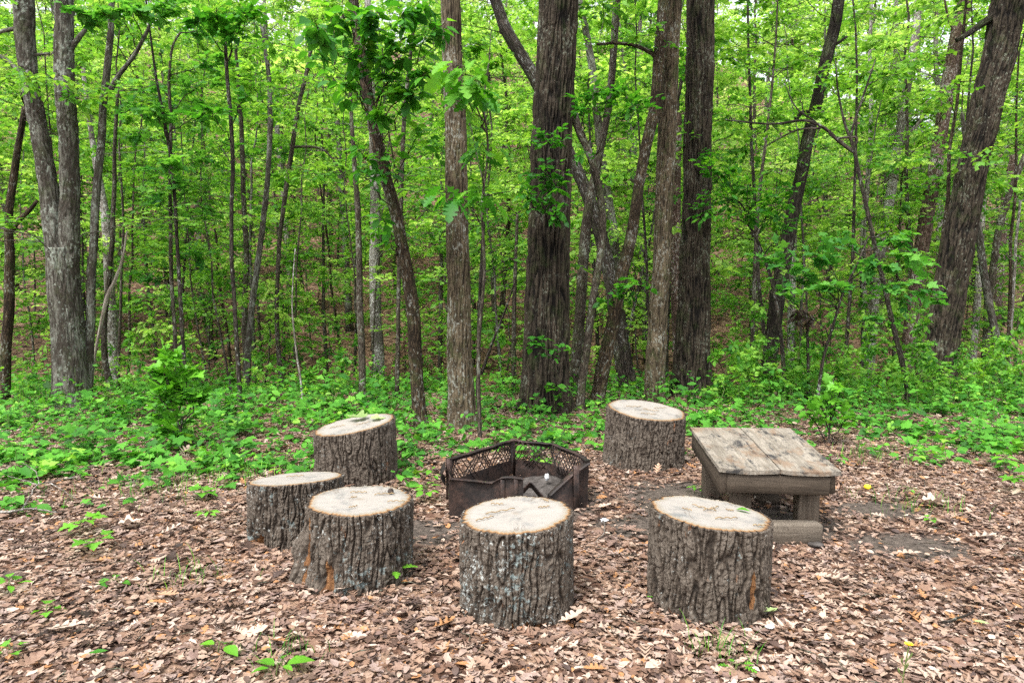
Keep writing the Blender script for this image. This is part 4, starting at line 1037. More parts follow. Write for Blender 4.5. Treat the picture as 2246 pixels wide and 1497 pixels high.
make_tree('slender_tree', 'tall thin dark stem with broad leaves at its top, left of centre', [
    [(492, 60, 7), (498, 160, 9), (505, 250, 10), (511, 360, 10), (508, 460, 10), (508, 560, 10), (514, 660, 10), (520, 760, 11), (525, 862, 12)]], 8.9, 'bark_dark', T=OVATE, leaf='leaf_near', size=.13,
    sprays=[(480, 30, 60, 25, 7, 6, -.6), (540, 30, 55, 25, 7, 6, -.6), (520, 70, 50, 20, 5, 6, -.5), (440, 40, 40, 16, 5, 6, -.5), (470, 245, 60, 16, 6, 6, -.4), (535, 215, 40, 14, 4, 5, -.3), (480, 310, 40, 12, 3, 5, .2)], v=.6)
make_tree('slender_tree', 'slim grey stem directly behind the tall thin dark stem', [
    [(516, 90, 7), (524, 200, 9), (531, 320, 11), (535, 450, 12), (541, 580, 13), (537, 700, 14), (541, 866, 15)]], 11.8, 'bark_slim', auto=(9, 2, 6.4, 1.5, 10, 9))
make_tree('slender_tree', 'grey stem swaying leftward toward its foot, right of the tall thin stem', [
    [(578, 60, 8), (588, 160, 10), (594, 260, 12), (590, 360, 12), (578, 480, 13), (562, 600, 14), (549, 710, 15), (540, 862, 17)]], 10.8, 'bark_maple', auto=(9, 2.2, 6.2, 1.5, 10, 9))
make_tree('slender_tree', 'slim brown stem leaning right with its top behind the dogwood leaves', [
    [(692, 60, 8), (674, 150, 9), (654, 240, 10), (640, 330, 11), (627, 420, 11), (614, 520, 10), (608, 620, 10), (608, 720, 11), (618, 856, 12)]], 11.2, 'bark_slim', auto=(9, 2.2, 6.2, 1.5, 10, 9), limbs=[[(760, 400, 3), (730, 350, 4), (700, 325, 5), (640, 322, 6)]])
make_tree('dead_sapling', 'bare whitish dead sapling, thin and slightly bent, left of centre', [
    [(648, 545, 2), (643, 610, 3), (641, 680, 3.5), (650, 770, 4.5), (662, 856, 5.5)]], 8.7, 'bark_grey', cat='dead sapling')
make_tree('slender_tree', 'straight slim brown stem left of the curved dogwood trunk', [
    [(766, 130, 7), (770, 240, 8), (777, 350, 10), (784, 450, 13), (788, 560, 14), (790, 680, 15), (793, 790, 16), (796, 886, 18)]], 8.9, 'bark_slim', auto=(5, 2.2, 4.6, 1.1, 7, 7))
make_tree('slender_tree', 'pale thick trunk farther back, seen between the straight stem and the dogwood', [
    [(806, -12, 14), (812, 160, 17), (820, 330, 20), (824, 480, 23), (822, 620, 25), (828, 760, 27), (832, 868, 30)]], 14., 'bark_grey', auto=(12, 3, 9, 1.8, 12, 9))
make_tree('slender_tree', 'thin dark stem just right of the curved dogwood trunk, upright', [
    [(912, 30, 6), (898, 140, 8), (886, 260, 10), (881, 380, 10), (878, 500, 9), (875, 620, 9), (873, 740, 10), (871, 884, 11)]], 9.3, 'bark_slim', auto=(7, 2, 4.8, 1.2, 8, 7))
make_tree('slender_tree', 'thin dark stem in the gap left of the thick furrowed oak, forked', [
    [(1065, 430, 6), (1058, 540, 7), (1053, 640, 8), (1050, 760, 9), (1048, 890, 10)], [(1128, 620, 3), (1105, 690, 5), (1080, 750, 6), (1056, 820, 7)]], 9.4, 'bark_dark', auto=(6, 1.4, 3.4, 1.1, 8, 7))
make_tree('slender_tree', 'thin brown stem close against the left side of the thick furrowed oak', [
    [(1135, 470, 6), (1130, 580, 8), (1127, 690, 10), (1127, 790, 11), (1129, 890, 12)]], 10.3, 'bark_slim', auto=(7, 1.2, 3.4, 1.1, 8, 7))
make_tree('slender_tree', 'distant straight brown stem right beside the mid brown oak trunk\'s left side', [
    [(968, 500, 8), (967, 640, 9), (966, 760, 10), (965, 860, 11)]], 13.5, 'bark_slim', auto=(7, 2, 5, 1.2, 8, 7))
make_tree('slender_tree', 'grey trunk leaning left at the top of the gap right of the big oak', [
    [(1268, -12, 12), (1284, 60, 14), (1298, 140, 17), (1308, 230, 18), (1318, 330, 18), (1335, 440, 19), (1352, 560, 20), (1362, 760, 22)]], 14.5, 'bark_maple', auto=(10, 3, 8, 1.8, 10, 9))
make_tree('slender_tree', 'reddish trunk half hidden between the straight brown tree and the right oak', [
    [(1486, 250, 18), (1483, 380, 22), (1481, 500, 24), (1484, 620, 26), (1489, 740, 29), (1490, 850, 30)]], 11.4, 'bark_red', auto=(7, 3, 6, 1.4, 8, 9))
# --- right of the oaks
make_tree('sapling', 'thin black stemmed sapling leaning left beside the dark grey leaning tree', [
    [(1640, 490, 5), (1660, 525, 7), (1682, 580, 8), (1700, 650, 9), (1712, 730, 10), (1720, 838, 11)]], 9.4, 'bark_dark', cat='sapling', T=OVATE, leaf='leaf_near', size=.11,
    sprays=[(1600, 370, 50, 25, 7, 6, -.2), (1640, 410, 60, 30, 8, 6, -.2), (1690, 440, 60, 30, 7, 6, -.2), (1600, 430, 60, 30, 7, 6, -.2), (1640, 470, 60, 25, 7, 6, -.2), (1720, 480, 50, 25, 6, 6, -.2), (1560, 360, 40, 25, 5, 6, -.3), (1740, 410, 40, 20, 4, 6, -.2), (1530, 470, 30, 20, 4, 5, -.3)], v=.45, droop=.3)
make_tree('sapling', 'short bare black stem hung with withered dark leaves behind the table', [
    [(1769, 640, 5), (1770, 700, 6), (1772, 770, 7), (1773, 836, 8)]], 9.2, 'bark_dark', cat='sapling', T=OVATE, leaf='leaf_dead', size=.09, droop=1.2,
    sprays=[(1745, 690, 12, 18, 4, 5, -.1), (1780, 692, 14, 16, 4, 5, -.1), (1765, 680, 16, 12, 3, 4, -.1)])
make_tree('sapling', 'maple sapling with flat tiers of lobed leaves before the leaning oak', [
    [(1905, 520, 4), (1880, 580, 5), (1850, 640, 6), (1828, 710, 7), (1805, 790, 8), (1795, 862, 9)]], 8.6, 'bark_dark', cat='sapling', T=MAPLE, leaf='leaf_maple', size=.12,
    sprays=[(1670, 545, 70, 22, 4, 7, .3), (1740, 585, 80, 22, 5, 7, 0), (1820, 550, 90, 26, 5, 7, -.2), (1900, 580, 90, 28, 6, 7, -.2), (1965, 625, 90, 26, 5, 7, -.3), (2025, 575, 70, 28, 4, 7, 0), (1840, 625, 90, 24, 5, 7, -.4), (1720, 640, 70, 20, 3, 7, -.1), (2010, 655, 70, 20, 3, 7, -.2), (1860, 515, 100, 22, 4, 7, .3), (1970, 530, 80, 22, 4, 7, .3), (1930, 700, 40, 14, 2, 6, -.3)], v=.5)
make_tree('crooked_tree', 'slim dark tree with a long bare branch crooked toward the left', [
    [(1832, 130, 3), (1838, 200, 5), (1852, 270, 7), (1872, 320, 10), (1886, 390, 10), (1904, 470, 11), (1922, 550, 11), (1940, 630, 12), (1958, 710, 13), (1976, 780, 14), (1990, 850, 15)],
    [(1920, 130, 3), (1900, 190, 5), (1876, 260, 6), (1866, 300, 7)]], 8.9, 'bark_dark',
    limbs=[[(1590, 262, 3), (1640, 268, 4), (1700, 272, 5), (1762, 264, 6), (1806, 280, 7), (1840, 310, 8), (1872, 332, 9)], [(1875, 320, 6), (1880, 305, 6), (1868, 300, 6), (1830, 304, 5), (1815, 285, 4)], [(1650, 340, 2), (1700, 310, 3), (1750, 285, 4), (1800, 282, 5)], [(1720, 180, 2), (1745, 235, 3), (1790, 268, 4)]],
    sprays=[(1640, 200, 60, 25, 6, 8, .3), (1700, 240, 60, 25, 7, 8, .1), (1600, 250, 50, 25, 6, 8, .2), (1660, 290, 60, 20, 6, 8, .1), (1760, 190, 60, 25, 7, 8, .1), (1830, 170, 60, 25, 7, 8, .1), (1900, 190, 60, 25, 7, 8, .1), (1950, 160, 50, 25, 6, 8, .1), (1780, 250, 50, 16, 5, 8, .1)], T=OVATE, size=.09, v=.6)
make_tree('slender_tree', 'pinkish brown trunk leaning right, just left of the thick leaning oak', [
    [(2120, -12, 34), (2100, 80, 35), (2080, 180, 34), (2064, 290, 32), (2046, 400, 33), (2028, 500, 35), (2012, 600, 34), (1998, 720, 34), (1990, 800, 36)]], 13.5, 'bark_red', auto=(10, 4, 9, 1.8, 10, 9),
    limbs=[[(2072, 0, 4), (2080, 40, 5), (2096, 75, 7)], [(2050, 130, 4), (2070, 150, 6), (2084, 170, 7)]])
make_tree('slender_tree', 'speckled grey brown trunk leaning right, second from the leaning oak', [
    [(2016, -12, 17), (2006, 90, 19), (1988, 200, 20), (1970, 310, 21), (1954, 420, 23), (1938, 510, 24), (1922, 610, 25), (1910, 720, 27), (1904, 850, 30)]], 15., 'bark_grey', auto=(10, 4, 9, 1.8, 10, 9), limbs=[[(2040, 200, 5), (2020, 260, 7), (1990, 300, 8), (1972, 330, 8)]])
make_tree('broken_tree', 'bent grey tree with pale torn wood near its foot, right of the leaning oak', [
    [(2110, 250, 9), (2118, 330, 12), (2132, 420, 15), (2146, 510, 18), (2158, 600, 19), (2172, 680, 18), (2186, 740, 18), (2200, 800, 18)]], 11.4, 'bark_maple', auto=(5, 3, 5, 1.3, 8, 9))
make_tree('slender_tree', 'smooth pale grey stem behind the bent torn tree at right', [
    [(2172, 120, 9), (2164, 280, 11), (2156, 420, 14), (2150, 560, 16), (2142, 680, 18), (2134, 770, 19)]], 15., 'bark_grey', auto=(9, 3, 7, 1.6, 10, 9))
make_tree('slender_tree', 'grey brown limb like stem leaning in from the right edge', [
    [(2268, 285, 12), (2240, 360, 14), (2212, 430, 16), (2190, 510, 17), (2176, 600, 18), (2166, 700, 19)]], 13., 'bark_slim', auto=(6, 3, 6, 1.4, 8, 9))
make_tree('slender_tree', 'reddish trunk near the right edge behind the leaning grey stem', [
    [(2226, 330, 19), (2204, 450, 22), (2194, 560, 25), (2186, 660, 26), (2180, 740, 26)]], 17., 'bark_red', auto=(9, 3, 8, 1.6, 10, 9))
make_tree('slender_tree', 'thin pale stem nearest the right edge of the picture', [
    [(2238, 440, 7), (2228, 540, 8), (2222, 640, 9), (2214, 760, 10)]], 12., 'bark_grey', auto=(6, 1.5, 5, 1.3, 9, 9))
make_tree('slender_tree', 'thin upright dark stem right of the right oak, leafy at the top', [
    [(1706, -12, 4), (1701, 90, 5), (1693, 190, 6), (1681, 300, 7), (1669, 390, 8), (1660, 490, 9), (1654, 640, 10), (1648, 805, 11)]], 10.4, 'bark_slim',
    sprays=[(1640, 60, 60, 25, 7, 8, .1), (1700, 40, 60, 25, 7, 8, .1), (1760, 70, 60, 25, 7, 8, .1), (1620, 120, 60, 25, 7, 8, .1), (1680, 140, 60, 25, 7, 8, .1), (1750, 130, 60, 25, 7, 8, .1)], size=.09, v=.72, leaf='leaf_mid')
make_tree('slender_tree', 'grey stem standing between the speckled trunk and the dark grey leaning tree', [
    [(1912, -12, 7), (1908, 120, 8), (1911, 250, 9), (1904, 380, 11), (1893, 520, 13), (1893, 640, 16), (1899, 780, 17)]], 16., 'bark_grey', auto=(12, 3, 9, 1.8, 10, 9))
make_tree('slender_tree', 'pale slim trunk directly behind the dark grey leaning tree', [
    [(1750, 380, 12), (1742, 500, 14), (1738, 620, 16), (1732, 800, 17)]], 14., 'bark_grey', auto=(8, 3, 7, 1.6, 10, 9))
# oak sprig with big lobed leaves hanging in front of the mid brown trunk
make_tree('oak_sapling', 'thin oak sapling with large pale green lobed leaves by the brown trunk', [
    [(1075, 120, 3), (1062, 220, 4), (1070, 330, 5), (1058, 450, 6), (1062, 600, 7), (1050, 760, 8), (1052, 930, 9)]], 6.9, 'bark_slim', cat='sapling', T=OAK, leaf='leaf_near', size=.23,
    sprays=[(1010, 150, 40, 30, 5, 3, -.8, .8), (1050, 180, 40, 40, 6, 3, -.7, .6), (1000, 190, 30, 30, 3, 3, -.7, .8), (1060, 320, 40, 30, 5, 3, -.6, .45), (980, 410, 40, 25, 4, 3, -.6, .75), (1060, 420, 40, 25, 4, 3, -.5, .7), (1020, 130, 50, 16, 4, 3, -.9, .9)], droop=.9, v=.6)
# young maple standing in the green cover on the left
make_tree('sapling', 'bushy young maple growing in the green cover left of the stumps', [
    [(362, 760, 3), (366, 820, 4), (375, 880, 5), (395, 940, 5), (410, 985, 6)]], 6.4, 'bark_slim', cat='sapling', T=MAPLE, leaf='seedling', size=.115,
    sprays=[(365, 780, 30, 20, 4, 6, 0, .8), (340, 810, 40, 16, 5, 6, 0, .7), (400, 820, 40, 18, 5, 6, .1, .7), (350, 850, 50, 18, 5, 6, -.1, .6), (410, 870, 50, 20, 6, 6, 0, .3), (360, 900, 50, 20, 6, 6, 0, .4), (440, 850, 40, 14, 4, 6, .1, .7), (390, 930, 40, 16, 4, 5, 0, .2)], v=.55)
make_tree('sapling', 'young maple with a bare stem rising behind the plank table', [
    [(1828, 830, 2.5), (1824, 880, 3), (1820, 940, 4), (1817, 985, 4.5)]], 6.6, 'bark_dark', cat='sapling', T=MAPLE, leaf='seedling', size=.10,
    sprays=[(1815, 880, 35, 14, 4, 5, 0), (1790, 905, 35, 14, 4, 5, 0), (1850, 900, 35, 14, 4, 5, 0), (1830, 850, 25, 10, 3, 5, 0)], v=.4)

# ------------------------------------------------------------------ trees of the far slope: prototypes, then copies
def proto(name, Ht, z0, spread, limbs, ntw, nl, size, r0, bark, leaf, T, bend, forked=0):
    t = thing(name, None, None, (0, 0, 0))
    gw = Geo(); L = Leaves(); n = 14
    s = np.linspace(0, 1, n)
    P = np.stack([bend * np.sin(s * rng.uniform(2, 4)) + .05 * rng.normal(size=n) * s, bend * .6 * np.sin(s * 3 + 1) - bend * .6 * math.sin(1) + .05 * rng.normal(size=n) * s, -.4 + s * (Ht + .4)], 1)
    rr = r0 * (1 - .80 * s) * (1 + .3 * np.exp(-s * 30))
    tube(gw, P, rr, 7)
    for k in range(limbs):
        u = (k + rng.random()) / limbs; zt = z0 + (Ht * .98 - z0) * u
        i = zt / Ht * (n - 1); j = min(int(i), n - 2); p = P[j] + (P[j + 1] - P[j]) * (i - j)
        a = k * 2.4 + rng.normal() * .5; l = spread * (1 - .55 * u) * rng.uniform(.5, 1.15)
        c = p + np.array([math.cos(a) * l * .7, math.sin(a) * l * .7, l * rng.uniform(.0, .45)])
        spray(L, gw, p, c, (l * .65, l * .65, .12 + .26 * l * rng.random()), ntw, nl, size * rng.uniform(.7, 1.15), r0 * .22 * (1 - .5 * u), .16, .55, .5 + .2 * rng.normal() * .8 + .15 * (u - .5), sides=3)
    gw.build('trunk', M[bark], t)
    g = Geo(); L.flush(g, T); g.build('crown', M[leaf], t)
    return t
def copy_tree(root, loc, rz, sc, tilt=(0, 0)):
    r = root.copy(); COL.objects.link(r); r.location = loc; r.rotation_euler = (tilt[0], tilt[1], rz); r.scale = (sc, sc, sc)
    for ch in list(root.children):
        c = ch.copy(); COL.objects.link(c); c.parent = r
    return r
KIND = {}
def protos(kind, n, **kw):
    out = []
    for k in range(n):
        kk = {a: (b[k % len(b)] if isinstance(b, list) else b) for a, b in kw.items()}
        out.append(proto(kind, **kk))
    KIND[kind] = out
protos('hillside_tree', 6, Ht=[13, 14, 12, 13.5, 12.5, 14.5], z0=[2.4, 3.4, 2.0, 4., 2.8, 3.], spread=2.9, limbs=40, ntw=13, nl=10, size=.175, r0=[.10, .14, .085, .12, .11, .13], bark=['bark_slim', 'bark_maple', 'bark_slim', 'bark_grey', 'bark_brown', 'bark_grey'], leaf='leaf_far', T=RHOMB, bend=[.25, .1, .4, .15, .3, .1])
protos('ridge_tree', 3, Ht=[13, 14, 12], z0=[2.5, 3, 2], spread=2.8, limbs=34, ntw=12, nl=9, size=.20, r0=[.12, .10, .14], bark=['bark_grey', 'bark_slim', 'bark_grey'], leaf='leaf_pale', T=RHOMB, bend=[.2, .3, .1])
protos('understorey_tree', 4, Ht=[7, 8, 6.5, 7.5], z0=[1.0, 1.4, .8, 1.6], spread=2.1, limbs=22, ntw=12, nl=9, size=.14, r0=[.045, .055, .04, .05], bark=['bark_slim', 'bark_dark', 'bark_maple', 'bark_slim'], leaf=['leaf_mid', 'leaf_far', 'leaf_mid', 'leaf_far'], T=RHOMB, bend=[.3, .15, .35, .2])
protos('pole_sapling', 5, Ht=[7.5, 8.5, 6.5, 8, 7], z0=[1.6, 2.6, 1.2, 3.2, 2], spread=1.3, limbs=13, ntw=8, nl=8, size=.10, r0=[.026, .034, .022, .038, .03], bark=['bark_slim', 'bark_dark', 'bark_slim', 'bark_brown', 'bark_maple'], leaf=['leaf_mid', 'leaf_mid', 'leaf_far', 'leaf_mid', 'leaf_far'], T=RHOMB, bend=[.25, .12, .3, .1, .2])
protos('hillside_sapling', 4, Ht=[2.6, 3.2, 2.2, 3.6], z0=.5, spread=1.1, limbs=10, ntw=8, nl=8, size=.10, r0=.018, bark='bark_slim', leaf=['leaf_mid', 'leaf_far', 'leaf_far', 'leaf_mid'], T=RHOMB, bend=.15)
protos('shrub', 3, Ht=[.8, 1.0, .7], z0=.12, spread=.5, limbs=10, ntw=6, nl=7, size=.085, r0=.008, bark='stem', leaf='leaf_mid', T=OVATE, bend=.08)
USED = {k: 0 for k in KIND}
PLACED = []
def place(kind, x, y, sc, tilt=(0, 0)):
    P = KIND[kind]; i = USED[kind]; USED[kind] += 1
    pr = P[i % len(P)] if i >= len(P) else P[i]
    loc = (x, y, Hs(x, y)); rz = random.random() * 2 * PI
    if i < len(P): o = pr; o.location = loc; o.rotation_euler = (tilt[0], tilt[1], rz); o.scale = (sc,) * 3
    else: o = copy_tree(pr, loc, rz, sc, tilt)
    PLACED.append((kind, x / y * F + PW / 2, y, o))
def strat(kind, n, y0, y1, p0, p1, s0, s1, pw=1., tl=.05):
    for k in range(n):
        u = (k + random.random()) / n; px = p0 + (p1 - p0) * ((k * .61803 + random.random() * .04) % 1)
        y = y0 + (y1 - y0) * u ** pw; x = (px - PW / 2) / F * y
        if kind in ('hillside_tree', 'ridge_tree') and y > 34 and (1950 < px < 2180 or 1560 < px < 1660) and random.random() < .75: continue
        sc = random.uniform(s0, s1)
        if kind in ('hillside_tree', 'ridge_tree'): sc *= float(np.clip((CAMZ + .43 * y - Hs(x, y) + 1.2) / 13, .55, 1.1))   # crowns kept low by the clearing to let light in, taller up the slope
        place(kind, x, y, sc, (random.gauss(0, tl), random.gauss(0, tl)))
strat('hillside_tree', 60, 17.5, 42, -120, 2370, .85, 1.2, 1.0)
strat('ridge_tree', 50, 36, 64, -60, 2300, 1.0, 1.3, 1.0)
strat('understorey_tree', 66, 12.5, 36, -120, 2370, .8, 1.25, 1.1)
strat('hillside_sapling', 62, 11, 26, -60, 2310, .7, 1.2, 1.1)
strat('pole_sapling', 52, 10.2, 19, -40, 2290, .75, 1.15, 1.0, .07)
strat('shrub', 26, 8.6, 11.0, 1590, 2290, .7, 1.2)
strat('shrub', 16, 8.4, 11.5, 0, 1150, .5, .9)
MARKS = [(-9999, None), (18, 'far left trunk'), (155, 'forked grey tree'), (400, 'twin thin stems'), (520, 'tall thin stem'), (650, 'whitish dead sapling'), (795, 'straight slim stem'), (915, 'curved dogwood'), (1010, 'mid brown oak'), (1199, 'thick oak'), (1310, 'right leaning tree'), (1440, 'straight brown tree'), (1518, 'right oak'), (1690, 'dark leaning tree'), (1797, 'tiered maple sapling'), (1900, 'speckled trunk'), (2060, 'leaning oak'), (9999, None)]
ORD = 'first second third fourth fifth sixth seventh eighth ninth tenth eleventh twelfth'.split()
KW = {'ridge_tree': ('pale ridge tree', 'tree', 'pale leaved trees high on the slope'), 'hillside_tree': ('tall hillside tree', 'tree', 'tall leafy trees on the far slope'), 'understorey_tree': ('layered understorey tree', 'tree', 'layered understorey trees on the slope'), 'hillside_sapling': ('small leafy sapling', 'sapling', 'leafy saplings at the foot of the slope'), 'pole_sapling': ('thin pole tree', 'tree', 'thin pole trees in the ravine'), 'shrub': ('low leafy shrub', 'shrub', 'low shrubs behind the ground cover')}
bins = {}
for k, px, y, o in PLACED:
    b = max(i for i, (m, _) in enumerate(MARKS) if m <= px)
    far = ''
    bins.setdefault((k, b, far), []).append((px, y, o))
for (k, b, far), lst in bins.items():
    lst.sort(key=lambda a: a[0]); n = len(lst)
    A, B = MARKS[b][1], MARKS[b + 1][1]
    for i, (px, y, o) in enumerate(lst):
        where = f'between {A} and {B}' if A and B else (f'left of {B}' if B else f'right of {A}')
        od = '' if n == 1 else f', {ORD[min(i, 11)]} from left'
        tag(o, KW[k][0] + f'{od}, {where}', KW[k][1], KW[k][2])

# the wood on the ridge, beyond any tree one can tell apart
def ridge_wood():
    g = Geo(); L = Leaves(); n = 750
    for k in range(n):
        y = rng.uniform(56, 84); px = rng.uniform(-350, 2600); x = (px - PW / 2) / F * y
        if 1930 < px < 2200 and rng.random() < .8: continue
        z = Hs(x, y) + rng.uniform(.5, 15); c = np.array([x, y, z])
        for j in range(5):
            a = rng.random() * 2 * PI; e = c + np.array([math.cos(a) * 1.3, math.sin(a) * 1.3, rng.normal() * .3])
            L.twig(np.array([c, (c + e) / 2, e]), 9, .20, .1, .5, rng.normal() * .15 + .55)
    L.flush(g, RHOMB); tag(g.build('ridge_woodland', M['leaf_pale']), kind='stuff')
ridge_wood()

# ------------------------------------------------------------------ single small things on the litter
def one_leaf(g, T, o, az, size, pitch=0., roll=0., bend=-.2, curl=.2, var=.5):
    X = np.array([[math.cos(az) * math.cos(pitch), math.sin(az) * math.cos(pitch), math.sin(pitch)]])
    N = np.array([[-math.sin(az) * roll - math.cos(az) * math.sin(pitch), math.cos(az) * roll - math.sin(az) * math.sin(pitch), math.cos(pitch)]])
    scatter(g, T, np.array([o]), X, N, size, bend, curl, var)
def seedling(label, px, py, h, leaves, mat='seedling', group='seedlings sprouting through the leaf litter', spread=.05):
    b = gpx(px, py); t = thing('seedling', label, 'seedling', b, group)
    g = Geo(); top = b + np.array([.01, 0, h]); tube(g, np.array([b - [0, 0, .02], b + [.004, 0, h * .5], top]), .0022, 5)
    for az, ln, T, v in leaves:
        r0 = spread * random.uniform(.3, .8); e = top + np.array([math.cos(az) * r0, math.sin(az) * r0, random.uniform(-.35, .1) * h])
        tube(g, np.array([top - [0, 0, h * .2], (top + e) / 2 + [0, 0, .008], e]), .0013, 4)
        gl = Geo(); one_leaf(gl, T, e, az, ln, random.uniform(-.35, .05), random.gauss(0, .2), -.25, .2, v); gl.build('leaf', M[mat], t)
    g.build('stem', M['stem'], t)
def ring_leaves(n, ln, T, a0=0., v=.6): return [(a0 + 2 * PI * k / n + random.gauss(0, .2), ln * random.uniform(.75, 1.1), T, min(1, max(0, v + random.gauss(0, .15)))) for k in range(n)]
seedling('three broad leaves on a sprig among the litter below the leftmost stump', 478, 1440, .06, [(2.9, .075, OVATE, .9), (1.2, .06, OVATE, .5), (-.6, .09, OVATE, .7)])
seedling('large bright seedling cut by the bottom edge of the picture', 605, 1492, .07, [(2.7, .10, OVATE, .7), (.5, .11, OVATE, .7), (1.4, .07, OVATE, .4), (-.5, .05, OVATE, .8), (3.4, .07, OVATE, .6)])
seedling('three lobed oak seedling against the foot of the front left stump', 862, 1282, .085, [(3.0, .085, OAK, .8), (.45, .10, OAK, .9), (-1.3, .075, OAK, .95)])
seedling('small sprout at the left foot of the front right stump', 1446, 1322, .05, [(2.8, .05, OVATE, .4), (.1, .05, OVATE, .6), (1.2, .04, OVATE, .3)])
seedling('leafy seedling by the left edge above the litter', 18, 1308, .09, ring_leaves(6, .075, OVATE, .3, .7))
seedling('small seedling low at left beneath the leafy edge seedling', 100, 1352, .05, ring_leaves(4, .05, MAPLE, .6, .6))
seedling('grape leaved seedling trailing toward the front at left', 205, 1215, .09, ring_leaves(6, .085, MAPLE, .1, .6), spread=.10)
seedling('yellow green seedling behind the trailing grape leaved one', 175, 1175, .10, ring_leaves(6, .08, MAPLE, .5, 1.), spread=.11)
seedling('seedling with a fan of pale leaves between green cover and leftmost stump', 452, 1140, .06, ring_leaves(8, .06, OVATE, .2, .95))
seedling('taller seedling just behind the pale leaved fan at left', 440, 1100, .10, ring_leaves(6, .09, MAPLE, .9, .5))
seedling('bright seedling between the front left stump and fire ring', 932, 1100, .12, ring_leaves(8, .085, OVATE, .4, .8))
seedling('second bright sprig just behind the one left of the fire ring', 945, 1065, .12, ring_leaves(6, .07, OVATE, .1, .7))
seedling('sprout growing beside the table\'s rear left leg', 1522, 1082, .05, ring_leaves(5, .05, OVATE, .5, .6))
seedling('lone seedling in the litter right of the table', 1990, 1085, .05, ring_leaves(4, .045, OVATE, 0, .5))
seedling('seedling nearest the right edge above the litter', 2222, 1085, .13, ring_leaves(7, .08, MAPLE, .4, .6))
seedling('tall broad leaved seedling at the right edge of the litter', 2200, 1040, .17, ring_leaves(7, .10, OVATE, .9, 1.))
seedling('flattened seedling in the middle of the left litter', 245, 1285, .03, ring_leaves(4, .08, OVATE, .2, .3))
seedling('tiny sprout right of the yellow bloom', 2040, 1150, .04, ring_leaves(4, .04, MAPLE, .1, .8))
seedling('tiny low sprout at the lower left corner', 18, 1440, .04, ring_leaves(4, .045, MAPLE, .8, .6))
seedling('small sprout by the bottom right of the litter', 1612, 1480, .04, ring_leaves(5, .05, REDOAK, .4, .7))
def fallen(label, px, py, size, az, T, var, mat='litter', lift=.035, pitch=.05, roll=.1, bend=.3, curl=.8, grp='large fallen leaves on top of the litter'):
    o = gpx(px, py) + np.array([0, 0, lift]); g = Geo(); one_leaf(g, T, o, az, size, pitch, roll, bend, curl, var)
    tag(g.build('fallen_leaf', M[mat], org=o), label, 'leaf', grp)
fallen('large orange brown oak leaf at the foot of the front right stump', 1468, 1352, .17, .1, REDOAK, .98, pitch=.12)
fallen('pale green lobed leaf lying right of the front right stump', 1672, 1362, .085, .3, MAPLE, .8, 'fallen_green')
fallen('tan oak leaf leaning on the front left stump\'s foot', 735, 1312, .14, .25, OAK, .88, pitch=.15)
fallen('large tan oak leaf in the litter at lower left', 100, 1400, .16, .2, OAK, .86)
fallen('pale curled oak leaf left of the leftmost stump', 350, 1185, .14, .9, REDOAK, .9, pitch=.2)
fallen('broad pale leaf among the litter at left, near the trailing seedling', 265, 1165, .13, .5, MAPLE, .9, pitch=.15)
fallen('dark green leaf lying flat low at left', 195, 1452, .075, .15, OVATE, .1, 'seedling')
fallen('pale pointed oak leaf left of centre in the front litter', 455, 1390, .14, .4, REDOAK, .8)
fallen('orange oak leaf in front of the leftmost stump', 345, 1320, .13, -.3, OAK, .98)
fallen('big tan oak leaf at the foot of the front centre stump', 1225, 1385, .13, .4, OAK, .9, pitch=.2)
fallen('rust coloured leaf standing against the foot of the front right stump', 1655, 1325, .09, 2.6, OVATE, .60, pitch=.7)
fallen('broad bleached leaf at right of the bare soil patch', 2030, 1112, .16, -.2, MAPLE, .91)
fallen('long pale oak leaf at far right in the litter', 2120, 1190, .18, .0, REDOAK, .9)
fallen('tan oak leaf in the litter right of the front right stump', 1960, 1225, .14, -.3, OAK, .86)
fallen('long tan leaf low at right near the front right stump', 1800, 1280, .17, -.5, REDOAK, .84)
fallen('yellow green leaf at lower right near the dark stick', 2135, 1380, .06, -.6, OVATE, .9, 'fallen_green')
fallen('red brown leaf at lower centre of the litter', 950, 1395, .12, .7, REDOAK, 1.)
fallen('pale leaf in front of the fire ring\'s right corner', 1310, 1125, .12, .5, OAK, .9)
fallen('tan leaf beside the hollow foot of the rear right stump', 1440, 1048, .12, 1.2, REDOAK, .97, pitch=.5)
# leaf and scraps resting on stump tops
o = TOP_BL(.18, .30); g = Geo(); one_leaf(g, MAPLE, o + [0, 0, .012], 2.9, .17, .04, .1, .25, .5, .15); tag(g.build('fallen_leaf', M['fallen_green'], org=o), 'crumpled green lobed leaf lying on the rear left stump', 'leaf')
o = TOP_BL(.42, .02); g = Geo(); one_leaf(g, MAPLE, o + [0, 0, .012], .3, .12, .03, -.1, .2, .5, .8); tag(g.build('fallen_leaf', M['fallen_green'], org=o), 'paler green leaf beside the crumpled one on the rear left stump', 'leaf')
o = TOP_FR(.50, .22); g = Geo(); one_leaf(g, OVATE, o + [0, 0, .006], -.5, .07, .02, 0, -.2, .5, .6); tag(g.build('fallen_leaf', M['seedling'], org=o), 'small green leaf on the right part of the front right stump top', 'leaf')
def blob(name, label, cat, c, r, mat, sq=(1, 1, .7), seed=0, amp=.3):
    n, m = 14, 9; th = np.linspace(0, 2 * PI, n, endpoint=False)[None]; ph = np.linspace(.01, PI - .01, m)[:, None]
    d = np.stack([np.cos(th) * np.sin(ph), np.sin(th) * np.sin(ph), np.cos(ph) + 0 * th], -1).reshape(-1, 3)
    k = 1 + amp * pn(d * 2.2 + seed); V = d * k[:, None] * r * np.array(sq) + c
    tag(Geo().add(V, [grid_faces(m, n)[:, ::-1]]).build(name, M[mat], org=c), label, cat)
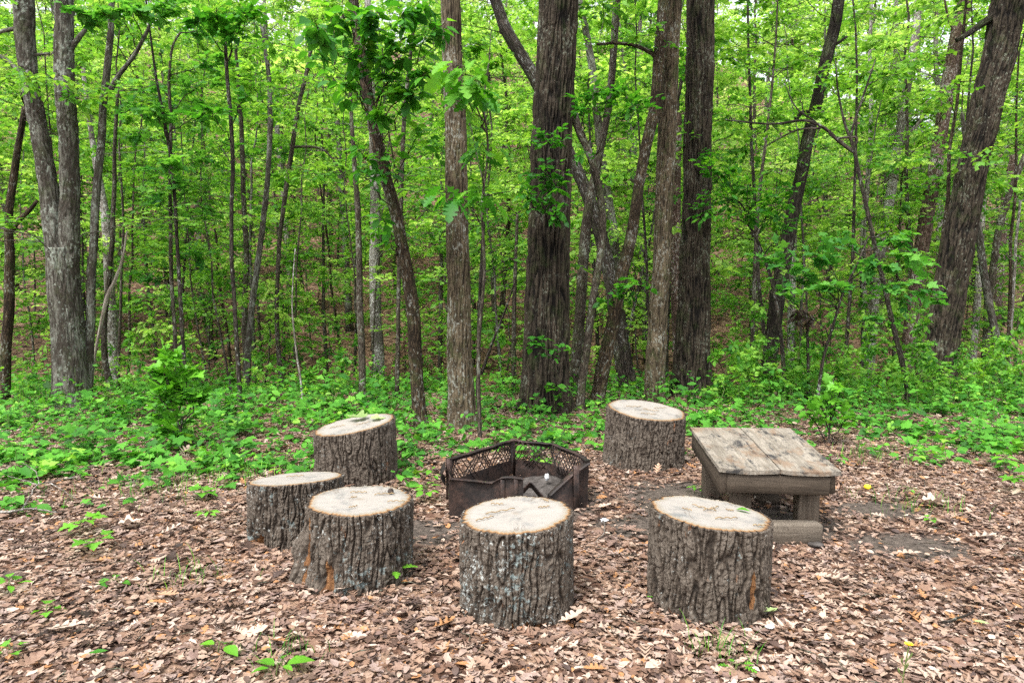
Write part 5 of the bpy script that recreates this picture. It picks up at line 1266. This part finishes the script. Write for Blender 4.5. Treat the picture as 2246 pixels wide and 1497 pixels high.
blob('fallen_bloom', 'small round yellow bloom lying in the litter right of the table', 'bloom', gpx(1902, 1080) + [0, 0, .045], .026, 'yellow', (1, 1, .75), 3)
blob('paper_scrap', 'small white scrap in the dark soil between the two front stumps', 'scrap', gpx(1326, 1152) + [0, 0, .035], .022, 'white', (1.2, .8, .5), 5, .6)
blob('paper_scrap', 'tiny bluish white scrap in the litter right of the front right stump', 'scrap', gpx(1688, 1396) + [0, 0, .04], .016, 'white', (1.3, .8, .5), 9, .6)
blob('paper_scrap', 'pale crumpled scrap among the ash inside the fire ring', 'scrap', np.array([.26, 5.02, .12]), .02, 'white', (.8, .7, 1.3), 12, .6)
blob('stone', 'flat grey stone at the foot of the table\'s base sill', 'stone', gpx(1790, 1202) + [0, 0, .02], .035, 'ash', (1.4, .8, .4), 15, .4)
def stick(name, label, pl, Rr, mat, lift=.04, cat='branch', forks=()):
    g = Geo(); o = gpx(*pl[0])
    for k, (p, r_) in enumerate([(pl, Rr)] + list(forks)):
        P = []
        for q in p:
            b = gpx(q[0], q[1]); b[2] += lift + (q[2] if len(q) > 2 else 0); P.append(b)
        P = smooth_poly(np.array(P), 24); P += .006 * np.stack([pn(P * 14), pn(P * 14 + 5), pn(P * 14 + 9)], 1)
        tube(g, P, np.linspace(r_, r_ * .5, 24), 7)
    tag(g.build(name, M[mat], org=o), label, cat)
stick('fallen_branch', 'forked grey fallen branch lying at the left edge of the green cover', [(-20, 1142), (30, 1136), (75, 1132), (125, 1140)], .010, 'bark_grey', .05, forks=[
    ([(48, 1135), (66, 1112, .02), (84, 1094, .05), (128, 1082, .05), (180, 1075, .06)], .006), ([(88, 1093, .05), (82, 1072, .07), (60, 1058, .09), (40, 1050, .1)], .004), ([(110, 1088, .05), (140, 1100, .03), (170, 1110, .0)], .004), ([(86, 1094, .05), (50, 1084, .06), (20, 1078, .07)], .004)])
stick('stick', 'short dark stick in the litter at lower right', [(2068, 1385), (2100, 1377), (2132, 1362), (2130, 1352)], .007, 'bark_dark')
stick('stick', 'thin pale twig standing in the dark soil between front stumps', [(1322, 1150), (1326, 1170), (1322, 1188), (1305, 1205)], .0035, 'bark_grey')
stick('stick', 'pale stick lying under the plank table', [(1655, 1100), (1675, 1106), (1690, 1112)], .012, 'deadwood', .03)
stick('fallen_branch', 'dark fallen branch on the ground before the thick furrowed oak', [(1045, 915), (1090, 902), (1140, 905)], .018, 'bark_dark', .06)
stick('fallen_log', 'thin pale log lying on the far slope behind the black sapling', [(1722, 796), (1745, 794), (1772, 799)], .05, 'deadwood', .08, 'log')
# yellow flower close to the camera
b = at(1985, 1497, 2.3); b[2] = Hs(b[0], b[1]); tp = at(1993, 1416, 2.3)
fl = thing('yellow_flower', 'single yellow flower on a thin green stalk at lower right, nearest the camera', 'flower', b)
g = Geo(); S_ = smooth_poly(np.array([b, (b + tp) / 2 + [-.012, 0, 0], tp]), 16); tube(g, S_, .0022, 6)
for u, dx in ((9, -.018), (10, .014), (12, .022), (11, -.012)): tube(g, smooth_poly(np.array([S_[u], S_[u] + [dx * .7, .004, .012], S_[u] + [dx, .0, .032]]), 6), np.array([.0016, .0018, .002, .0035, .004, .001]), 6)
g.build('stalk', M['stem'], fl)
g = Geo(); th = np.linspace(0, 2 * PI, 22, endpoint=False)
PET = strip_leaf([(0, .05), (.4, .13), (.85, .14), (1, .08)], .1)
for lay, (p_, s_) in enumerate(((.55, .017), (.9, .013))):
    X = np.stack([np.cos(th + lay * .14) * math.cos(p_), np.sin(th + lay * .14) * math.cos(p_), 0 * th + math.sin(p_)], 1)
    scatter(g, PET, np.repeat(tp[None], 22, 0), X, np.stack([-np.cos(th) * .6, -np.sin(th) * .6, 0 * th + .8], 1), s_, .1)
g.build('flower_head', M['yellow'], fl)
